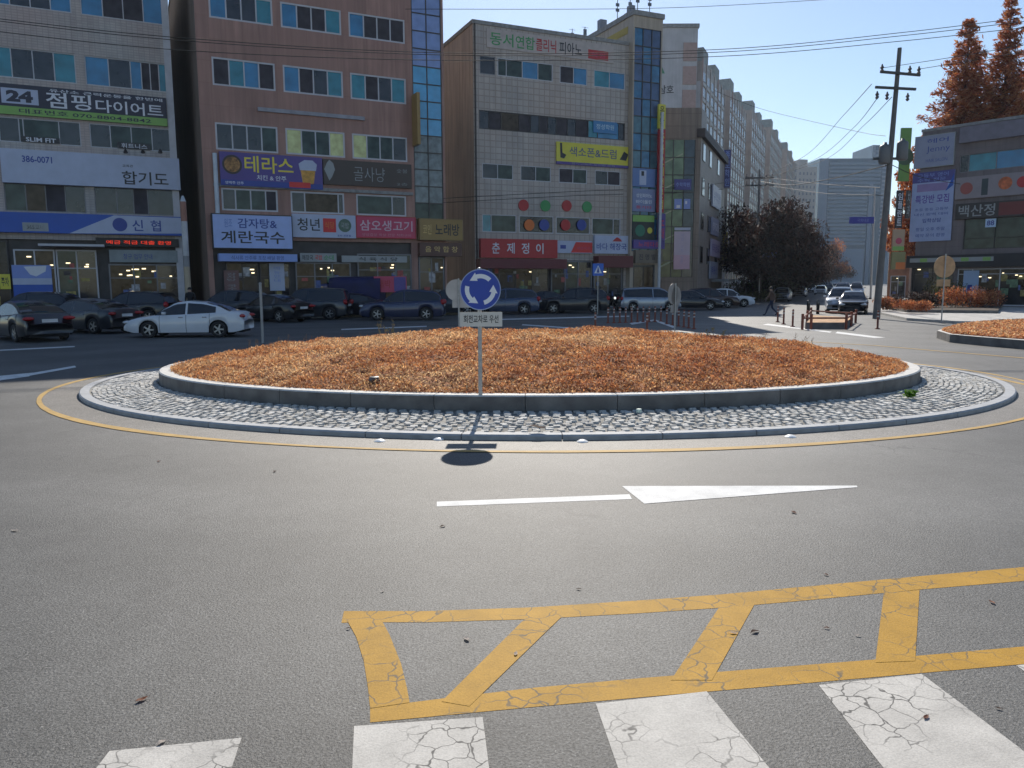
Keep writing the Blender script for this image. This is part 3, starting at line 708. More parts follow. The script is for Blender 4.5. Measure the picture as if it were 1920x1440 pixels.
for k, (z0, z1) in enumerate(rz):
    for j, (a, b) in enumerate(cols):
        if k == 4: a += .15; b -= .15
        holes.append((a, b, z0, z1))
        P = [(1, p) for p in PT.get((k, j), [B_, D_, D_, B_])]
        if k == 4: P = ([(.8, D_), (1, N_), (1, N_), (.7, S_)], [(.8, D_), (2.2, W_), (.3, D_)], [(2.4, N_), (.9, D_)])[j]
        wins.append((a, b, z0, z1, P))
gx = (F2.u(774, 200), F2.u(829, 200)); gz0 = F2.z(800, 500)
zsh = F2.z(587, 452)
holes.append((uL+.3, F2.u(770), .25, zsh, 4)); holes.append((F2.u(782), F2.u(833), .25, F2.z(810, 480), 4))
holes.append((gx[0], gx[1], F2.z(800, 412), H2-.8))
mb = MB(); holes_wall(mb, uL, uR, 0, H2, holes, rec=.14, mr=2); hull(mb, uL, uR, H2, 40, 3)
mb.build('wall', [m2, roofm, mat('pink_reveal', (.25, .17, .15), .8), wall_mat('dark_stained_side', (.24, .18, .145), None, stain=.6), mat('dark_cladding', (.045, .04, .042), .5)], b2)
for a, b, c, d, P in wins: window(b2, a, b, c, d, P, f_white, y=.05, fw=.09, mull=.07)
coping(b2, uL, uR, H2, 40, conc_d)
# glass strip
cg = MB(); gg = MB(); zt, zb = H2-.8, F2.z(800, 412); nz = 16; dz = (zt-zb)/nz; um = (gx[0]+gx[1])/2
cgm = [mat('curtain_blue', (.09, .36, .62), .1, var=.15, sc_=1.5, spec=.8), mat('curtain_violet', (.2, .28, .54), .1, var=.15, sc_=1.5, spec=.8), mat('curtain_grey', (.17, .2, .21), .2, var=.35, sc_=2.5), g_green]
for k in range(nz):
    za, zz = zb+k*dz, zb+(k+1)*dz; mi = 2 if k < 5 else (0 if k < 9 else 1)
    if k == 0: mi = 3
    for a, b in ((gx[0], um), (um, gx[1])): gg.quad((a, .05, za), (b, .05, za), (b, .05, zz), (a, .05, zz), mi)
    cg.box(gx[0], gx[1], 0, .06, za-.03, za+.03)
for a in (gx[0]+.03, um, gx[1]-.03): cg.box(a-.03, a+.03, .004, .062, zb, zt)
o = cg.build('glass_strip', f_dark, b2); gg.build('pane', cgm, o)
# ledge, duct, shop fronts
mb = MB(); mb.box(F2.u(492), F2.u(688), -.12, -.003, F2.z(590, 218), F2.z(590, 211)); mb.build('ledge', mat('grey_ledge', (.3, .3, .34), .7, var=.2), b2)
mb = MB(); mb.box(F2.u(400, 350), F2.u(773, 350), -.14, -.003, F2.z(587, 358), F2.z(587, 352)); mb.build('band', conc_d, b2)
shopfront(b2, F2.u(418), F2.u(480), .25, F2.z(450, 492), [(1, W_), (1, H_)], f_dark)
shopfront(b2, F2.u(482), F2.u(540), .25, F2.z(450, 492), [(1, H_), (1, D_)], f_dark)
shopfront(b2, F2.u(550), F2.u(655), .25, F2.z(600, 492), [(1, W_), (1, H_), (1, W_)], f_grey)
shopfront(b2, F2.u(668), F2.u(770), .25, F2.z(715, 476), [(1, H_), (1, W_), (.8, N_)], f_grey)
shopfront(b2, F2.u(784), F2.u(832), .25, F2.z(810, 482), [(1, D_), (1, W_)], f_grey)
s = sign(F2, 412, 603, 291, 352, purp, 'purple pub sign with yellow letters, a beer mug and a dish picture', d=.2)
q = fx(F2, 412, 603, 320)
patchf(s, 0, 1, 0, .17, txb, 'bottom_strip'); tx(s, '테라스', q(458), q(549), .42, .93, txy, .05); tx(s, '치킨 & 안주', q(480), q(535), .2, .36, txw)
patchf(s, q(418), q(452), .34, .92, mat('dish_rim', (.03, .02, .02), .4), 'dish', .004, shape='disc'); patchf(s, q(422), q(448), .40, .86, mat('dish_food', (.30, .15, .05), .5, var=.7, sc_=7), 'dish_food', .009, shape='disc')
patchf(s, q(560), q(590), .12, .6, mat('beer', (.55, .27, .03), .3, var=.3, sc_=5), 'beer', .004, shape=[(q(566), .14), (q(586), .14), (q(590), .6), (q(562), .6)])
patchf(s, 0, 0, 0, 0, sgw, 'beer_foam', .006, shape=[(q(561), .58), (q(591), .58), (q(593), .78), (q(585), .9), (q(570), .9), (q(559), .78)])
patchf(s, q(540), q(580), .03, .2, txr, 'red_label', .007); tx(s, '생맥주 안주', q(420), q(455), .04, .13, txw)
s = sign(F2, 605, 770, 304, 350, brown, 'dark brown sign with a white leaf emblem and thin white brush letters', d=.16)
q = fx(F2, 605, 770, 325)
patchf(s, 0, 0, 0, 0, greyp, 'leaf_emblem', .006, shape=[(q(607), .6), (q(612), .85), (q(617), .98), (q(624), .85), (q(627), .6), (q(621), .3), (q(616), .15)])
tx(s, '골사냥', q(662), q(720), .2, .78, greyp, -.01); tx(s, '숯불', q(742), q(762), .62, .78, greyp, -.01); tx(s, '2층', q(742), q(762), .1, .22, greyp, -.01)
s = sign(F2, 398, 544, 405, 466, smat('lightbox_pale_blue', (.36, .46, .78)), 'large pale blue lightbox sign with two rows of black brush letters', d=.55, frame=txk)
q = fx(F2, 398, 544, 435)
tx(s, '감자탕&', q(444), q(517), .60, .90, txb, .03); tx(s, '계란국수', q(412), q(530), .14, .52, txk, .05); tx(s, '원조', q(419), q(434), .62, .88, pblue)
s = sign(F2, 408, 552, 477, 491, smat('awning_blue', (.25, .36, .72)), 'narrow pale blue awning valance with dark letters under the lightbox', name='awning', cat='awning', d=.9)
tx(s, '식사류 안주류 포장 배달 환영', .15, .82, .2, .75, txb, .0)
s = sign(F2, 547, 665, 403, 446, sgw, 'pale sign with two bold characters, a red square and a green round badge', d=.25)
q = fx(F2, 547, 665, 425)
tx(s, '청년', q(556), q(598), .28, .82, txk, .06); patchf(s, q(604), q(628), .24, .84, txr, 'red_badge', .006); tx(s, '식당', q(607), q(625), .4, .7, orange, .02)
patchf(s, q(633), q(656), .26, .84, smat('dark_green', (.08, .14, .10)), 'green_badge', .006, shape='disc'); tx(s, '국밥', q(637), q(652), .42, .68, greyp)
tx(s, '포차 전문점', q(630), q(655), .05, .15, txb)
s = sign(F2, 667, 776, 408, 446, pink, 'deep pink butcher restaurant sign with white letters and red border', d=.25, frame=bred)
tx(s, '삼오생고기', .05, .95, .32, .84, smat('letter_pink_white', (.62, .45, .52)), .02); tx(s, '생삼겹살 목살 전문 직화구이', .08, .92, .06, .2, smat('letter_pink', (.55, .25, .3)), 0)
s = sign(F2, 783, 861, 413, 450, gold, 'dull gold sign with dark characters at the right corner of the pink building', d=.5, frame=smat('gold_frame', (.25, .17, .07)))
tx(s, '노래방', .35, .93, .2, .8, txk, .05); tx(s, '코인', .06, .26, .25, .75, txg, .02)
s = sign(F2, 783, 861, 456, 481, smat('maroon_board', (.10, .045, .035)), 'maroon board with four spaced gold characters under the gold sign', d=.45)
tx(s, '음 악 합 창', .12, .9, .3, .75, txg, .02)
s = sign(F2, 640, 762, 480, 492, greyp, 'pale grey lit strip sign over the right shop window of the pink building', d=.12, xr=700); tx(s, '식 육 식 당', .25, .85, .2, .8, txk)
s = sign(F2, 562, 630, 475, 491, greyp, 'small pale strip sign with a red mark over the middle shop window', d=.12); tx(s, '해장국', .05, .35, .2, .8, txk); tx(s, '국밥', .4, .6, .2, .8, txr); tx(s, '순대', .65, .92, .2, .8, txgr)
s = sign(F2, 505, 533, 494, 545, sgw, 'tall pale poster standing on the shop glass under the awning', name='window_poster', cat='poster', d=.04, y=-.06)
tx(s, '메뉴안내', .3, .7, .3, .9, pblue, 0, True)
s = sign(F2, 420, 448, 507, 548, smat('menu_board', (.16, .08, .08)), 'dark red menu board on the left shop glass of the pink building', name='menu_board', cat='menu board', d=.04, y=-.06)
tx(s, '감자탕 국수', .2, .8, .1, .9, greyp, 0, True)
# projecting vertical sign on building 2 and white duct
mb = MB(); zz0, zz1 = F2.z(778, 275), F2.z(778, 180); mb.box(-.1, .1, -1.0, 0, 0, zz1-zz0); o = mb.build('blade_sign', gold); o.matrix_world = F2.M @ Matrix.Translation((F2.u(775, 220), -.02, zz0))
tag(o, 'weathered yellow vertical blade sign beside the blue glass strip', 'shop sign'); o_ = o
mb = MB(); 
for i, ch in enumerate('노래연습장'):
    h = (zz1-zz0)/5; i0 = len(mb.v); add_text(mb, ch, .18, .82, zz1-zz0-(i+.85)*h, zz1-zz0-(i+.15)*h, 0, 0, .03)
    for k in range(i0, len(mb.v)): x, y, z = mb.v[k]; mb.v[k] = (.105, -.0+(-1+x), z)
mb.build('lettering', brown, o)
mb = MB(); mb.tube((0, -.15, F2.z(406, 405)), (0, -.15, F2.z(403, 288)), .12, .12, 10); o = mb.build('exhaust_duct', mat('duct_white', (.5, .55, .62), .5)); o.matrix_world = F2.M @ Matrix.Translation((F2.u(405, 350), -.05, 0))
tag(o, 'white vertical duct at the left edge of the pink building beside the purple sign', 'duct')
# ---- building 3: grey-cream grid tiled block with stair tower
F3 = Fac(50.07, .45, 890)
m3 = wall_mat('grid_tile', (.50, .455, .42), (.42, .42), (.70, .67, .67), .25, .035, (.46, .38, .33))
b3 = tag(empty('grid_tiled_building', F3.M), 'cream grid tiled shop building with coloured dots and a red ground floor sign', 'building')
uL, uR = F3.u(890), F3.u(1178)
H3 = F3.z(1030, 64)
rz3 = [(F3.z(1040, b), F3.z(1040, a)) for a, b in ((121, 154), (219, 253), (314, 342), (406, 438))]
holes, wins = [], []
u = lambda x, y=300: F3.u(x, y)
def w3(x0, x1, k, P, fm, **kw):
    a, b = u(x0), u(x1); holes.append((a, b, *rz3[k])); wins.append((a, b, *rz3[k], P, fm, kw))
w3(901, 930, 0, [(1, D_)], f_grey); w3(934, 1036, 0, [(.5, N_), (1, N_), (1, B_), (.9, N_)], f_white); w3(1049, 1100, 0, [(1, S_), (1, B_)], f_white); w3(1112, 1170, 0, [(1, T_g), (1, B_)], f_white)
w3(899, 1171, 1, [(.6, D_), (.8, S_), (1.2, W_), (.8, S_), (.6, D_), (.6, S_), (.6, D_), (.8, S_), (.6, D_), (.9, S_), (.7, T_g), (1.6, B_), (.4, D_)], f_dark)
for a, b, P in ((904, 962, [(1, D_), (1, N_)]), (976, 1033, [(1, D_), (1, N_)]), (1048, 1101, [(1, S_), (1, N_)]), (1116, 1164, [(1, D_), (1, S_)])): w3(a, b, 2, P, f_white)
for a, b, P in ((903, 968, [(.5, T_g), (1.5, N_)]), (973, 1038, [(1, D_)]), (1043, 1107, [(1, D_)]), (1111, 1165, [(1.6, N_), (.5, D_)])): w3(a, b, 3, P, f_white)
holes.append((uL+.3, u(1172), .2, F3.z(1040, 488), 4))
mb = MB(); holes_wall(mb, uL, uR, 0, H3, holes, rec=.14, mr=2); hull(mb, uL, uR, H3, 15, 3, right=False)
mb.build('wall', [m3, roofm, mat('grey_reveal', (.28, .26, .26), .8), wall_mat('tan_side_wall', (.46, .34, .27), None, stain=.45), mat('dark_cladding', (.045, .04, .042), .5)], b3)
for a, b, c, d, P, fm, kw in wins: window(b3, a, b, c, d, P, fm, y=.06, fw=.06, **kw)
coping(b3, uL, u(1176), H3, 15, conc_d, .25)
mb = MB(); mb.tube((uL+.12, -.06, 0), (uL+.12, -.06, H3), .06, .06, 8); mb.build('downpipe', f_dark, b3)
# dots
for i, (x, y, m_, n_) in enumerate(((981, 385, bred, 'red'), (1022, 386, txgr, 'green'), (1062, 386, bred, 'red'), (1100, 388, txgr, 'green'), (992, 422, orange, 'orange'), (1020, 422, txb, 'blue'), (1060, 422, bred, 'red'), (1090, 422, txb, 'blue'))):
    mb = MB(); r = .36*K; yy = -.03 if i < 4 else -.01
    disc(mb, r, -.05, 0, 28); o = mb.build('round_dot_sign', m_); o.matrix_world = F3.M @ Matrix.Translation((F3.u(x, y), yy, F3.z(x, y)))
    pos = ('first from the left', 'second from the left', 'third from the left', 'fourth from the left')[i % 4]
    tag(o, f'{n_} round dot sign, {pos} in the '+('upper row on the tiled wall' if i < 4 else 'lower row on the window glass'), 'dot sign', 'coloured dots on the cream building')
# stair tower
ut0, ut1 = F3.u(1178, 200), F3.u(1232, 200); HT = F3.z(1205, 36)
tw = tag(empty('stair_tower', F3.M @ Matrix.Translation((ut0, 0, 0))), 'tall stair tower with dark blue curtain glass on the right end of the cream building', 'building')
W = ut1-ut0; zb = F3.z(1205, 472); zt = F3.z(1205, 58); y0 = -.55
mb = MB(); holes_wall(mb, 0, W, 0, HT, [(.12, W-.12, zb, zt), (.3, W-.3, .2, F3.z(1205, 497))], y=y0, rec=.2, mr=2)
mb.quad((0, 13, 0), (0, y0, 0), (0, y0, HT), (0, 13, HT), 0); mb.quad((W, y0, 0), (W, 13, 0), (W, 13, HT), (W, y0, HT), 0); mb.quad((W, 13, 0), (0, 13, 0), (0, 13, HT), (W, 13, HT), 0)
mb.quad((0, y0, HT-.3), (W, y0, HT-.3), (W, 13, HT-.3), (0, 13, HT-.3), 1)
mb.box(-.1, W+.1, y0-.1, 13.1, HT, HT+.35, 2)
mb.build('wall', [wall_mat('cream_tower_render', (.46, .38, .30), None, stain=.3), roofm, conc_d], tw)
cg, gg = MB(), MB(); nz = 13; dz = (zt-zb)/nz
for k in range(nz):
    za = zb+k*dz
    for j in range(3):
        a, b = .12+(W-.24)*j/3, .12+(W-.24)*(j+1)/3
        gg.quad((a, y0+.1, za), (b, y0+.1, za), (b, y0+.1, za+dz), (a, y0+.1, za+dz), (0 if k > 7 else 1) if (k+j) % 3 else 2)
    cg.box(.12, W-.12, y0+.04, y0+.11, za-.03, za+.03)
for j in range(4): a = .12+(W-.24)*j/3; cg.box(a-.03, a+.03, y0+.044, y0+.112, zb, zt)
o = cg.build('curtain_frame', f_dark, tw); gg.build('pane', [mat('tower_glass_navy', (.05, .09, .19), .12, var=.3, sc_=1.5, spec=.7), mat('tower_glass_teal', (.05, .13, .17), .15, var=.35, sc_=1.5, spec=.7), mat('tower_glass_blue', (.03, .14, .27), .12, var=.3, spec=.7)], o)
mb = MB(); mb.box(-.03, -.004, .2, 12.8, HT-1.1, HT-.6); mb.build('yellow_stripe', mat('stripe_ochre', (.42, .32, .08), .7), tw)
window(tw, .35, W-.35, .2, F3.z(1205, 500), [(1, D_), (1, W_)], f_dark, y=y0+.1, name='entrance_door')
# rooftop units and antennas on the tower
rs = random.Random(4)
for i in range(7):
    mb = MB(); wv = rs.uniform(.35, .6); hh = rs.uniform(.5, 1.0); mb.box(-wv/2, wv/2, -.25, .25, .1, hh); mb.box(-wv/2+.03, wv/2-.03, -.2, .2, 0, .1)
    mb.lathe([(.0, -.255), (.18, -.27), (.2, -.255)], 12, M=Matrix.Translation((0, 0, hh*.55)) @ Matrix.Rotation(R(90), 4, 'X') @ Matrix.Translation((0, 0, .52)))
    o = mb.build('rooftop_unit', mat('unit_grey', (.22, .24, .28), .6)); o.matrix_world = F3.M @ Matrix.Translation((ut0+.3+(W-.6)*((i*.37) % 1), .3+i*1.5, HT+.35))
    tag(o, 'small grey box unit on the stair tower roof edge among the antennas', 'rooftop unit', 'boxes on the stair tower roof')
for i, (x, hh) in enumerate(((1104, 1.6), (1122, 1.2), (1163, 1.9), (1190, 2.1), (1202, 2.4), (1216, 1.9))):
    mb = MB(); mb.tube((0, 0, 0), (0, 0, hh), .035, .03, 6)
    for q in range(3): mb.box(-.14, .14, -.05+.0, .03, hh*(.45+.2*q), hh*(.45+.2*q)+.22) if q < 2 else mb.tube((-.3, 0, hh*.95), (.3, 0, hh*.95), .015, .015, 5)
    yy = (9.5, 7.5, 2.5, 1.2, .8, .5)[i]; uu = (.4, .5, .5, .8, 1.2, W-.5)[i]
    o = mb.build('roof_antenna', mat('antenna_grey', (.12, .14, .17), .5)); o.matrix_world = F3.M @ Matrix.Translation((ut0+uu, yy, HT+.35))
    tag(o, 'thin panel antenna mast on the stair tower roof', 'antenna', 'antennas on the stair tower roof')
# signs of building 3
s = sign(F3, 912, 1150, 70, 104, mat('tile_backing', (.46, .40, .38), .7), 'faded roof sign of green, red and black characters ending in a red box', d=.05, y=-.015)
q = fx(F3, 912, 1150, 90)
for t_, a, b, m_ in (('동서', 918, 962, txgr), ('연합', 966, 1002, txgr), ('클리닉', 1004, 1042, bred), ('피아노', 1048, 1090, txk)):
    tx(s, t_, q(a), q(b), .15, .85, m_, .03)
patchf(s, q(1102), q(1140), .1, .62, bred, 'red_box'); tx(s, '학원', q(1108), q(1134), .2, .5, pink)
s = sign(F3, 1042, 1176, 271, 307, yel, 'yellow music school sign with grey letters and dark instrument shapes', d=.12)
q = fx(F3, 1042, 1176, 288)
tx(s, '색소폰&드럼', q(1066), q(1154), .3, .8, smat('letter_slate', (.10, .12, .2)), .03)
patchf(s, 0, 0, 0, 0, txk, 'saxophone', .006, shape=[(q(1049), .2), (q(1056), .15), (q(1060), .35), (q(1053), .45), (q(1052), .95), (q(1048), .95)]); patchf(s, 0, 0, 0, 0, txk, 'drum_shape', .006, shape=[(q(1160), .3), (q(1172), .25), (q(1176), .6), (q(1168), .75), (q(1164), .5)])
s = sign(F3, 1042, 1176, 307, 312, purp, 'thin purple strip directly under the yellow music sign', d=.14); tx(s, '음악교습소 성인반 모집', .2, .8, .2, .8, greyp, 0)
s = sign(F3, 1112, 1156, 228, 250, smat('window_blue', (.05, .2, .42)), 'bright blue window banner with pale characters in the dark window row', name='window_banner', cat='window banner', d=.02); tx(s, '정성학원', .12, .88, .3, .75, smat('letter_pale_blue', (.4, .55, .65)), .02)
s = sign(F3, 897, 1040, 449, 484, bred, 'red fascia sign with four white characters at the left of the cream building', d=.35, y=-.1)
for i, ch in enumerate('춘제정이'): tx(s, ch, .14+.19*i, .24+.19*i, .22, .8, txw, .03)
s = sign(F3, 892, 1052, 486, 504, smat('awning_dark_red', (.13, .02, .03)), 'dark red sloping awning under the red fascia sign', name='awning', cat='awning', d=.9)
s = sign(F3, 1042, 1107, 452, 475, sgw, 'pale sign with a small blue flag mark and a red slanted panel', d=.25)
patchf(s, 0, 0, 0, 0, txr, 'red_panel', .004, shape=[(.38, .05), (1, .05), (1, .9), (.52, .9)]); patchf(s, .08, .24, .35, .65, txb, 'blue_mark', .004); tx(s, '세븐마트', .55, .95, .3, .55, pink)
s = sign(F3, 1112, 1174, 442, 476, sgw, 'pale white sign with dark blue handwriting under a red roof mark', d=.25)
tx(s, '바다 해장국', .05, .95, .2, .58, txb, .02); patchf(s, 0, 0, 0, 0, bred, 'red_roof_mark', .004, shape=[(.52, .68), (.82, .68), (.76, .82), (.66, .92), (.58, .8)])
s = sign(F3, 1112, 1176, 480, 502, smat('awning_maroon', (.12, .02, .025)), 'maroon awning under the pale handwriting sign', name='awning', cat='awning', d=.8)
zz = F3.z(1040, 488)
shopfront(b3, u(900), u(1030), .2, zz-.05, [(1, W_), (1, H_), (1, W_), (1, D_)], f_dark, y=.06)
shopfront(b3, u(1034), u(1112), .2, zz-.05, [(1, H_), (1, N_), (1, D_)], f_grey, y=.06)
shopfront(b3, u(1116), u(1170), .2, zz-.05, [(1, D_), (1, H_)], f_grey, y=.06)
FT = Fac(50.07, .45, 890)
def tsign(x0, x1, y0, y1, m, lab, **k): return sign(FT, x0, x1, y0, y1, m, lab, y=y0_-.02, **k)
y0_ = y0
s = tsign(1178, 1220, 318, 352, smat('poster_blue', (.12, .2, .42)), 'square blue poster with a white figure panel on the tower glass', name='window_poster', cat='poster', d=.03); patchf(s, .3, .6, .1, .9, sgw, 'pale_panel'); patchf(s, .38, .5, .6, .85, txk, 'dark_mark', .008)
s = tsign(1178, 1220, 356, 398, smat('poster_lilac', (.2, .24, .4)), 'pale lilac poster of small text rows on the tower glass', name='window_poster', cat='poster', d=.03); tx(s, '성인피아노', .15, .85, .62, .8, txw); tx(s, '바이올린', .15, .85, .35, .52, txw); tx(s, '통기타', .15, .85, .12, .26, pink)
s = tsign(1178, 1218, 404, 450, smat('poster_black_green', (.02, .03, .03)), 'dark poster with a lime band, green disc and yellow dot', name='window_poster', cat='poster', d=.03); patchf(s, 0, 1, .72, .98, lime, 'lime_band'); patchf(s, .15, .55, .12, .6, smat('disc_green', (.02, .16, .10)), 'green_disc', .006, shape='disc'); patchf(s, .65, .95, .25, .5, yel, 'yellow_dot', .006, shape='disc')
s = tsign(1178, 1236, 451, 467, purp, 'purple strip sign with pink letters on the tower above the entrance', d=.15); tx(s, '노래타운', .15, .85, .2, .8, pink)
s = tsign(1180, 1230, 470, 494, smat('taupe_board', (.16, .13, .10)), 'taupe name board with four dark characters over the tower entrance', d=.3); tx(s, '진 명 빌 딩', .12, .95, .25, .7, txk, .04)
# vertical blade signs right of the tower
mb = MB()
def blade(F, px_, y0, y1, w_, m, text, mt, label, yy=-.6, th=.16, xo=None):
    z0, z1 = F.z(px_, y1), F.z(px_, y0); mb = MB(); mb.box(-w_/2, w_/2, -th, 0, 0, z1-z0); o = mb.build('blade_sign', m)
    o.matrix_world = F.M @ Matrix.Translation((F.u(px_, (y0+y1)/2), yy, z0)); tag(o, label, 'shop sign')
    if text:
        mb = MB(); add_text(mb, text, -w_*.33, w_*.33, (z1-z0)*.03, (z1-z0)*.97, -th-.008, 0, .03, True); mb.build('lettering', mt, o)
    return o
blade(F3, 1229, 200, 245, .62, yel, '음악', txk, 'yellow upper blade sign on the right edge of the stair tower', -.7)
blade(F3, 1228, 247, 400, .58, bred, '중화요리전문점', txy, 'long dark red blade sign below the yellow one on the stair tower', -.7)
blade(F3, 1229, 402, 452, .6, purp, '노래', pink, 'small purple blade sign at the foot of the red one', -.7)
mb = MB(); mb.tube((0, 0, 0), (0, 0, A(1238, 205, F3.M.translation.y+4).z), .11, .11, 12); g = A(1238, 400, 53.5*K); o = mb.build('white_pipe', mat('pipe_white', (.5, .52, .55), .5), M=Matrix.Translation((g.x, g.y, 0)))
tag(o, 'tall white vent pipe between the stair tower and the green glass building', 'pipe')

# ---- green glass corner building
F4 = Fac(60, .02, 1240)
m4 = wall_mat('taupe_panel', (.26, .215, .18), (1.4, 1.0), (.7, .68, .66), .45, .03, (.17, .13, .11))
b4 = tag(empty('green_glass_building', F4.M), 'narrow corner building with green curtain glass and a taupe top floor', 'building')
a0 = F4.u(1200); a1 = F4.u(1311); H4 = F4.z(1275, 202)
ga, gb_ = F4.u(1240), F4.u(1301)
zt, zb = F4.z(1270, 262), F4.z(1270, 520)
mb = MB(); holes_wall(mb, a0, a1, 0, H4, [(ga, gb_, zb, zt)], rec=.2, mr=2)
# street side follows the avenue
sd = Vector((.43, 1, 0)).normalized(); L4 = 15*K
P0 = Vector((a1, 0, 0)); P1 = P0+sd*L4; Q0 = Vector((a0, L4*.9, 0))
zs = H4-.0
mb.quad(P0, P1, P1+Vector((0, 0, H4-2.4)), P0+Vector((0, 0, H4-2.4)), 3); mb.quad(P0+Vector((0, 0, H4-2.4)), P0+sd*3+Vector((0, 0, H4-2.4)), P0+sd*3+Vector((0, 0, H4)), P0+Vector((0, 0, H4)), 3)
mb.quad(P1, Q0, Q0+Vector((0, 0, H4-2.4)), P1+Vector((0, 0, H4-2.4)), 3); mb.quad(Q0, Vector((a0, 0, 0)), Vector((a0, 0, H4)), Q0+Vector((0, 0, H4)), 3)
mb.poly([P0+sd*3+Vector((0, 0, H4)), Vector((a0, 3, H4)), Vector((a0, 0, H4)), P0+Vector((0, 0, H4))][::-1], 1)
mb.quad(P0+sd*3+Vector((0, 0, H4-2.4)), Vector((a0, 3, H4-2.4)), Vector((a0, 3, H4)), P0+sd*3+Vector((0, 0, H4)), 3)
mb.poly([P0+Vector((0, 0, H4-2.45)), P1+Vector((0, 0, H4-2.45)), Q0+Vector((0, 0, H4-2.45)), Vector((a0, 0, H4-2.45))], 1)
mb.build('wall', [m4, roofm, f_dark, wall_mat('grey_brown_side', (.24, .205, .185), (.6, .3), (.85, .85, .85), .35, .02)], b4)
mb = MB(); SM = Matrix(((sd.x, -sd.y, 0, P0.x), (sd.y, sd.x, 0, P0.y), (0, 0, 1, 0), (0, 0, 0, 1)))
mb.box(-.2, L4+.3, -.35, .35, H4-2.4, H4-1.7, 0, SM); mb.build('dark_cornice', mat('cornice_dark', (.035, .03, .035), .7), b4)
cg, gg = MB(), MB(); nz = 8; dz = (zt-zb)/nz; rs = random.Random(2)
for k in range(nz):
    za = zb+k*dz
    for j in range(3):
        a, b = ga+(gb_-ga)*j/3, ga+(gb_-ga)*(j+1)/3
        gg.quad((a, .08, za), (b, .08, za), (b, .08, za+dz), (a, .08, za+dz), 0 if j < 2 and k > 1 else (1 if j == 2 else 2))
    cg.box(ga, gb_, .02, .09, za-.03, za+.03)
    if k < 7: # stair flights seen behind the glass
        pass
for j in range(4): a = ga+(gb_-ga)*j/3; cg.box(a-.03, a+.03, .024, .092, zb, zt)
o = cg.build('curtain_frame', f_dark, b4); gg.build('pane', [mat('green_curtain_glass', (.11, .17, .09), .15, var=.45, sc_=1.0), mat('slate_glass', (.03, .045, .06), .12, var=.4), mat('olive_glass', (.08, .09, .035), .2, var=.4)], o)
mb = MB()
for k in range(5):
    za = zb+dz*(k*1.5+.6); L_w = (gb_-ga)*.62
    mb.poly([(ga+.05, .072, za), (ga+L_w, .072, za+dz*.55), (ga+L_w, .072, za+dz*.55+.14), (ga+.05, .072, za+.14)])
mb.build('stair_flights', mat('stair_white', (.3, .34, .24), .6), b4)
s = sign(F4, 1263, 1293, 434, 505, smat('pink_white_board', (.46, .40, .50)), 'tall pinkish white board on the green glass front', name='billboard', cat='billboard', d=.1, y=-.02)
patchf(s, 0, 1, 0, .38, smat('board_pink', (.50, .34, .44)), 'pink_panel'); patchf(s, 0, 1, 1.03, 1.1, sgw, 'top_strip'); tx(s, '대입 수학 전문', .42, .58, .15, .95, smat('letter_lilac', (.32, .3, .48)), 0, True)
s = sign(F4, 1264, 1278, 373, 392, pblue, 'small blue poster on the green glass, left of the pair', name='window_poster', cat='poster', d=.03); patchf(s, .3, .8, .1, .4, txw, 'white_mark')
s = sign(F4, 1282, 1294, 373, 392, pblue, 'small blue poster on the green glass, right of the pair', name='window_poster', cat='poster', d=.03); patchf(s, .2, .5, .5, .8, txw, 'white_mark')
s = sign(F4, 1264, 1296, 336, 356, smat('poster_indigo', (.06, .06, .24)), 'wide indigo banner across the green glass near the third floor', name='window_banner', cat='window banner', d=.03); tx(s, '수학학원', .1, .9, .3, .7, pblue)
# street side windows and signs
def swin(t0, t1, y0, y1, mi=D_):
    z0, z1 = y0, y1; mb = MB(); mb.box(t0, t1, -.05, .03, z0, z1, 0, FLIP); o = mb.build('window', f_dark, b4); mb = MB(); mb.box(t0+.08, t1-.08, -.06, -.052, z0+.08, z1-.08, 0, FLIP); mb.build('pane', PANES[mi], o)
FLIP = Matrix(((sd.x, -sd.y, 0, P0.x), (sd.y, sd.x, 0, P0.y), (0, 0, 1, 0), (0, 0, 0, 1)))
FLIP = FLIP @ Matrix.Scale(1, 4)
for zc in (3.6, 6.5, 9.4, 12.3):
    for t0 in (1.0, 5.0, 10.5): swin(t0, t0+1.4, zc, zc+1.5)
SIDE = F4.M @ FLIP
def sidesign(t0, t1, z0, z1, m, label, text=None, mt=None, d=.15):
    mb = MB(); mb.box(-(t1-t0)/2, (t1-t0)/2, -d, 0, 0, z1-z0); o = mb.build('shop_sign', m); o.matrix_world = SIDE @ Matrix.Translation(((t0+t1)/2, -.08, z0)); tag(o, label, 'shop sign')
    if text: mb = MB(); add_text(mb, text, -(t1-t0)*.4, (t1-t0)*.4, (z1-z0)*.25, (z1-z0)*.75, -d-.008, 0, .02); mb.build('lettering', mt, o)
sidesign(6.6, 12.5, 9.0, 11.0, smat('board_grey_white', (.34, .36, .46)), 'upper grey white sign on the street side of the green glass building', '수학의 정석', txb)
sidesign(6.6, 11.5, 6.4, 8.0, smat('board_grey_2', (.24, .25, .36)), 'middle grey sign on the street side of the green glass building', '영어교실', txw)
sidesign(6.6, 12.8, 4.4, 6.0, smat('board_mauve', (.33, .29, .42)), 'mauve sign on the street side of the green glass building', '태권도', purp)
sidesign(6.2, 11.5, 2.3, 3.9, smat('board_grey_3', (.26, .28, .36)), 'lowest grey sign on the street side above the shop canopy', '부동산', txb)
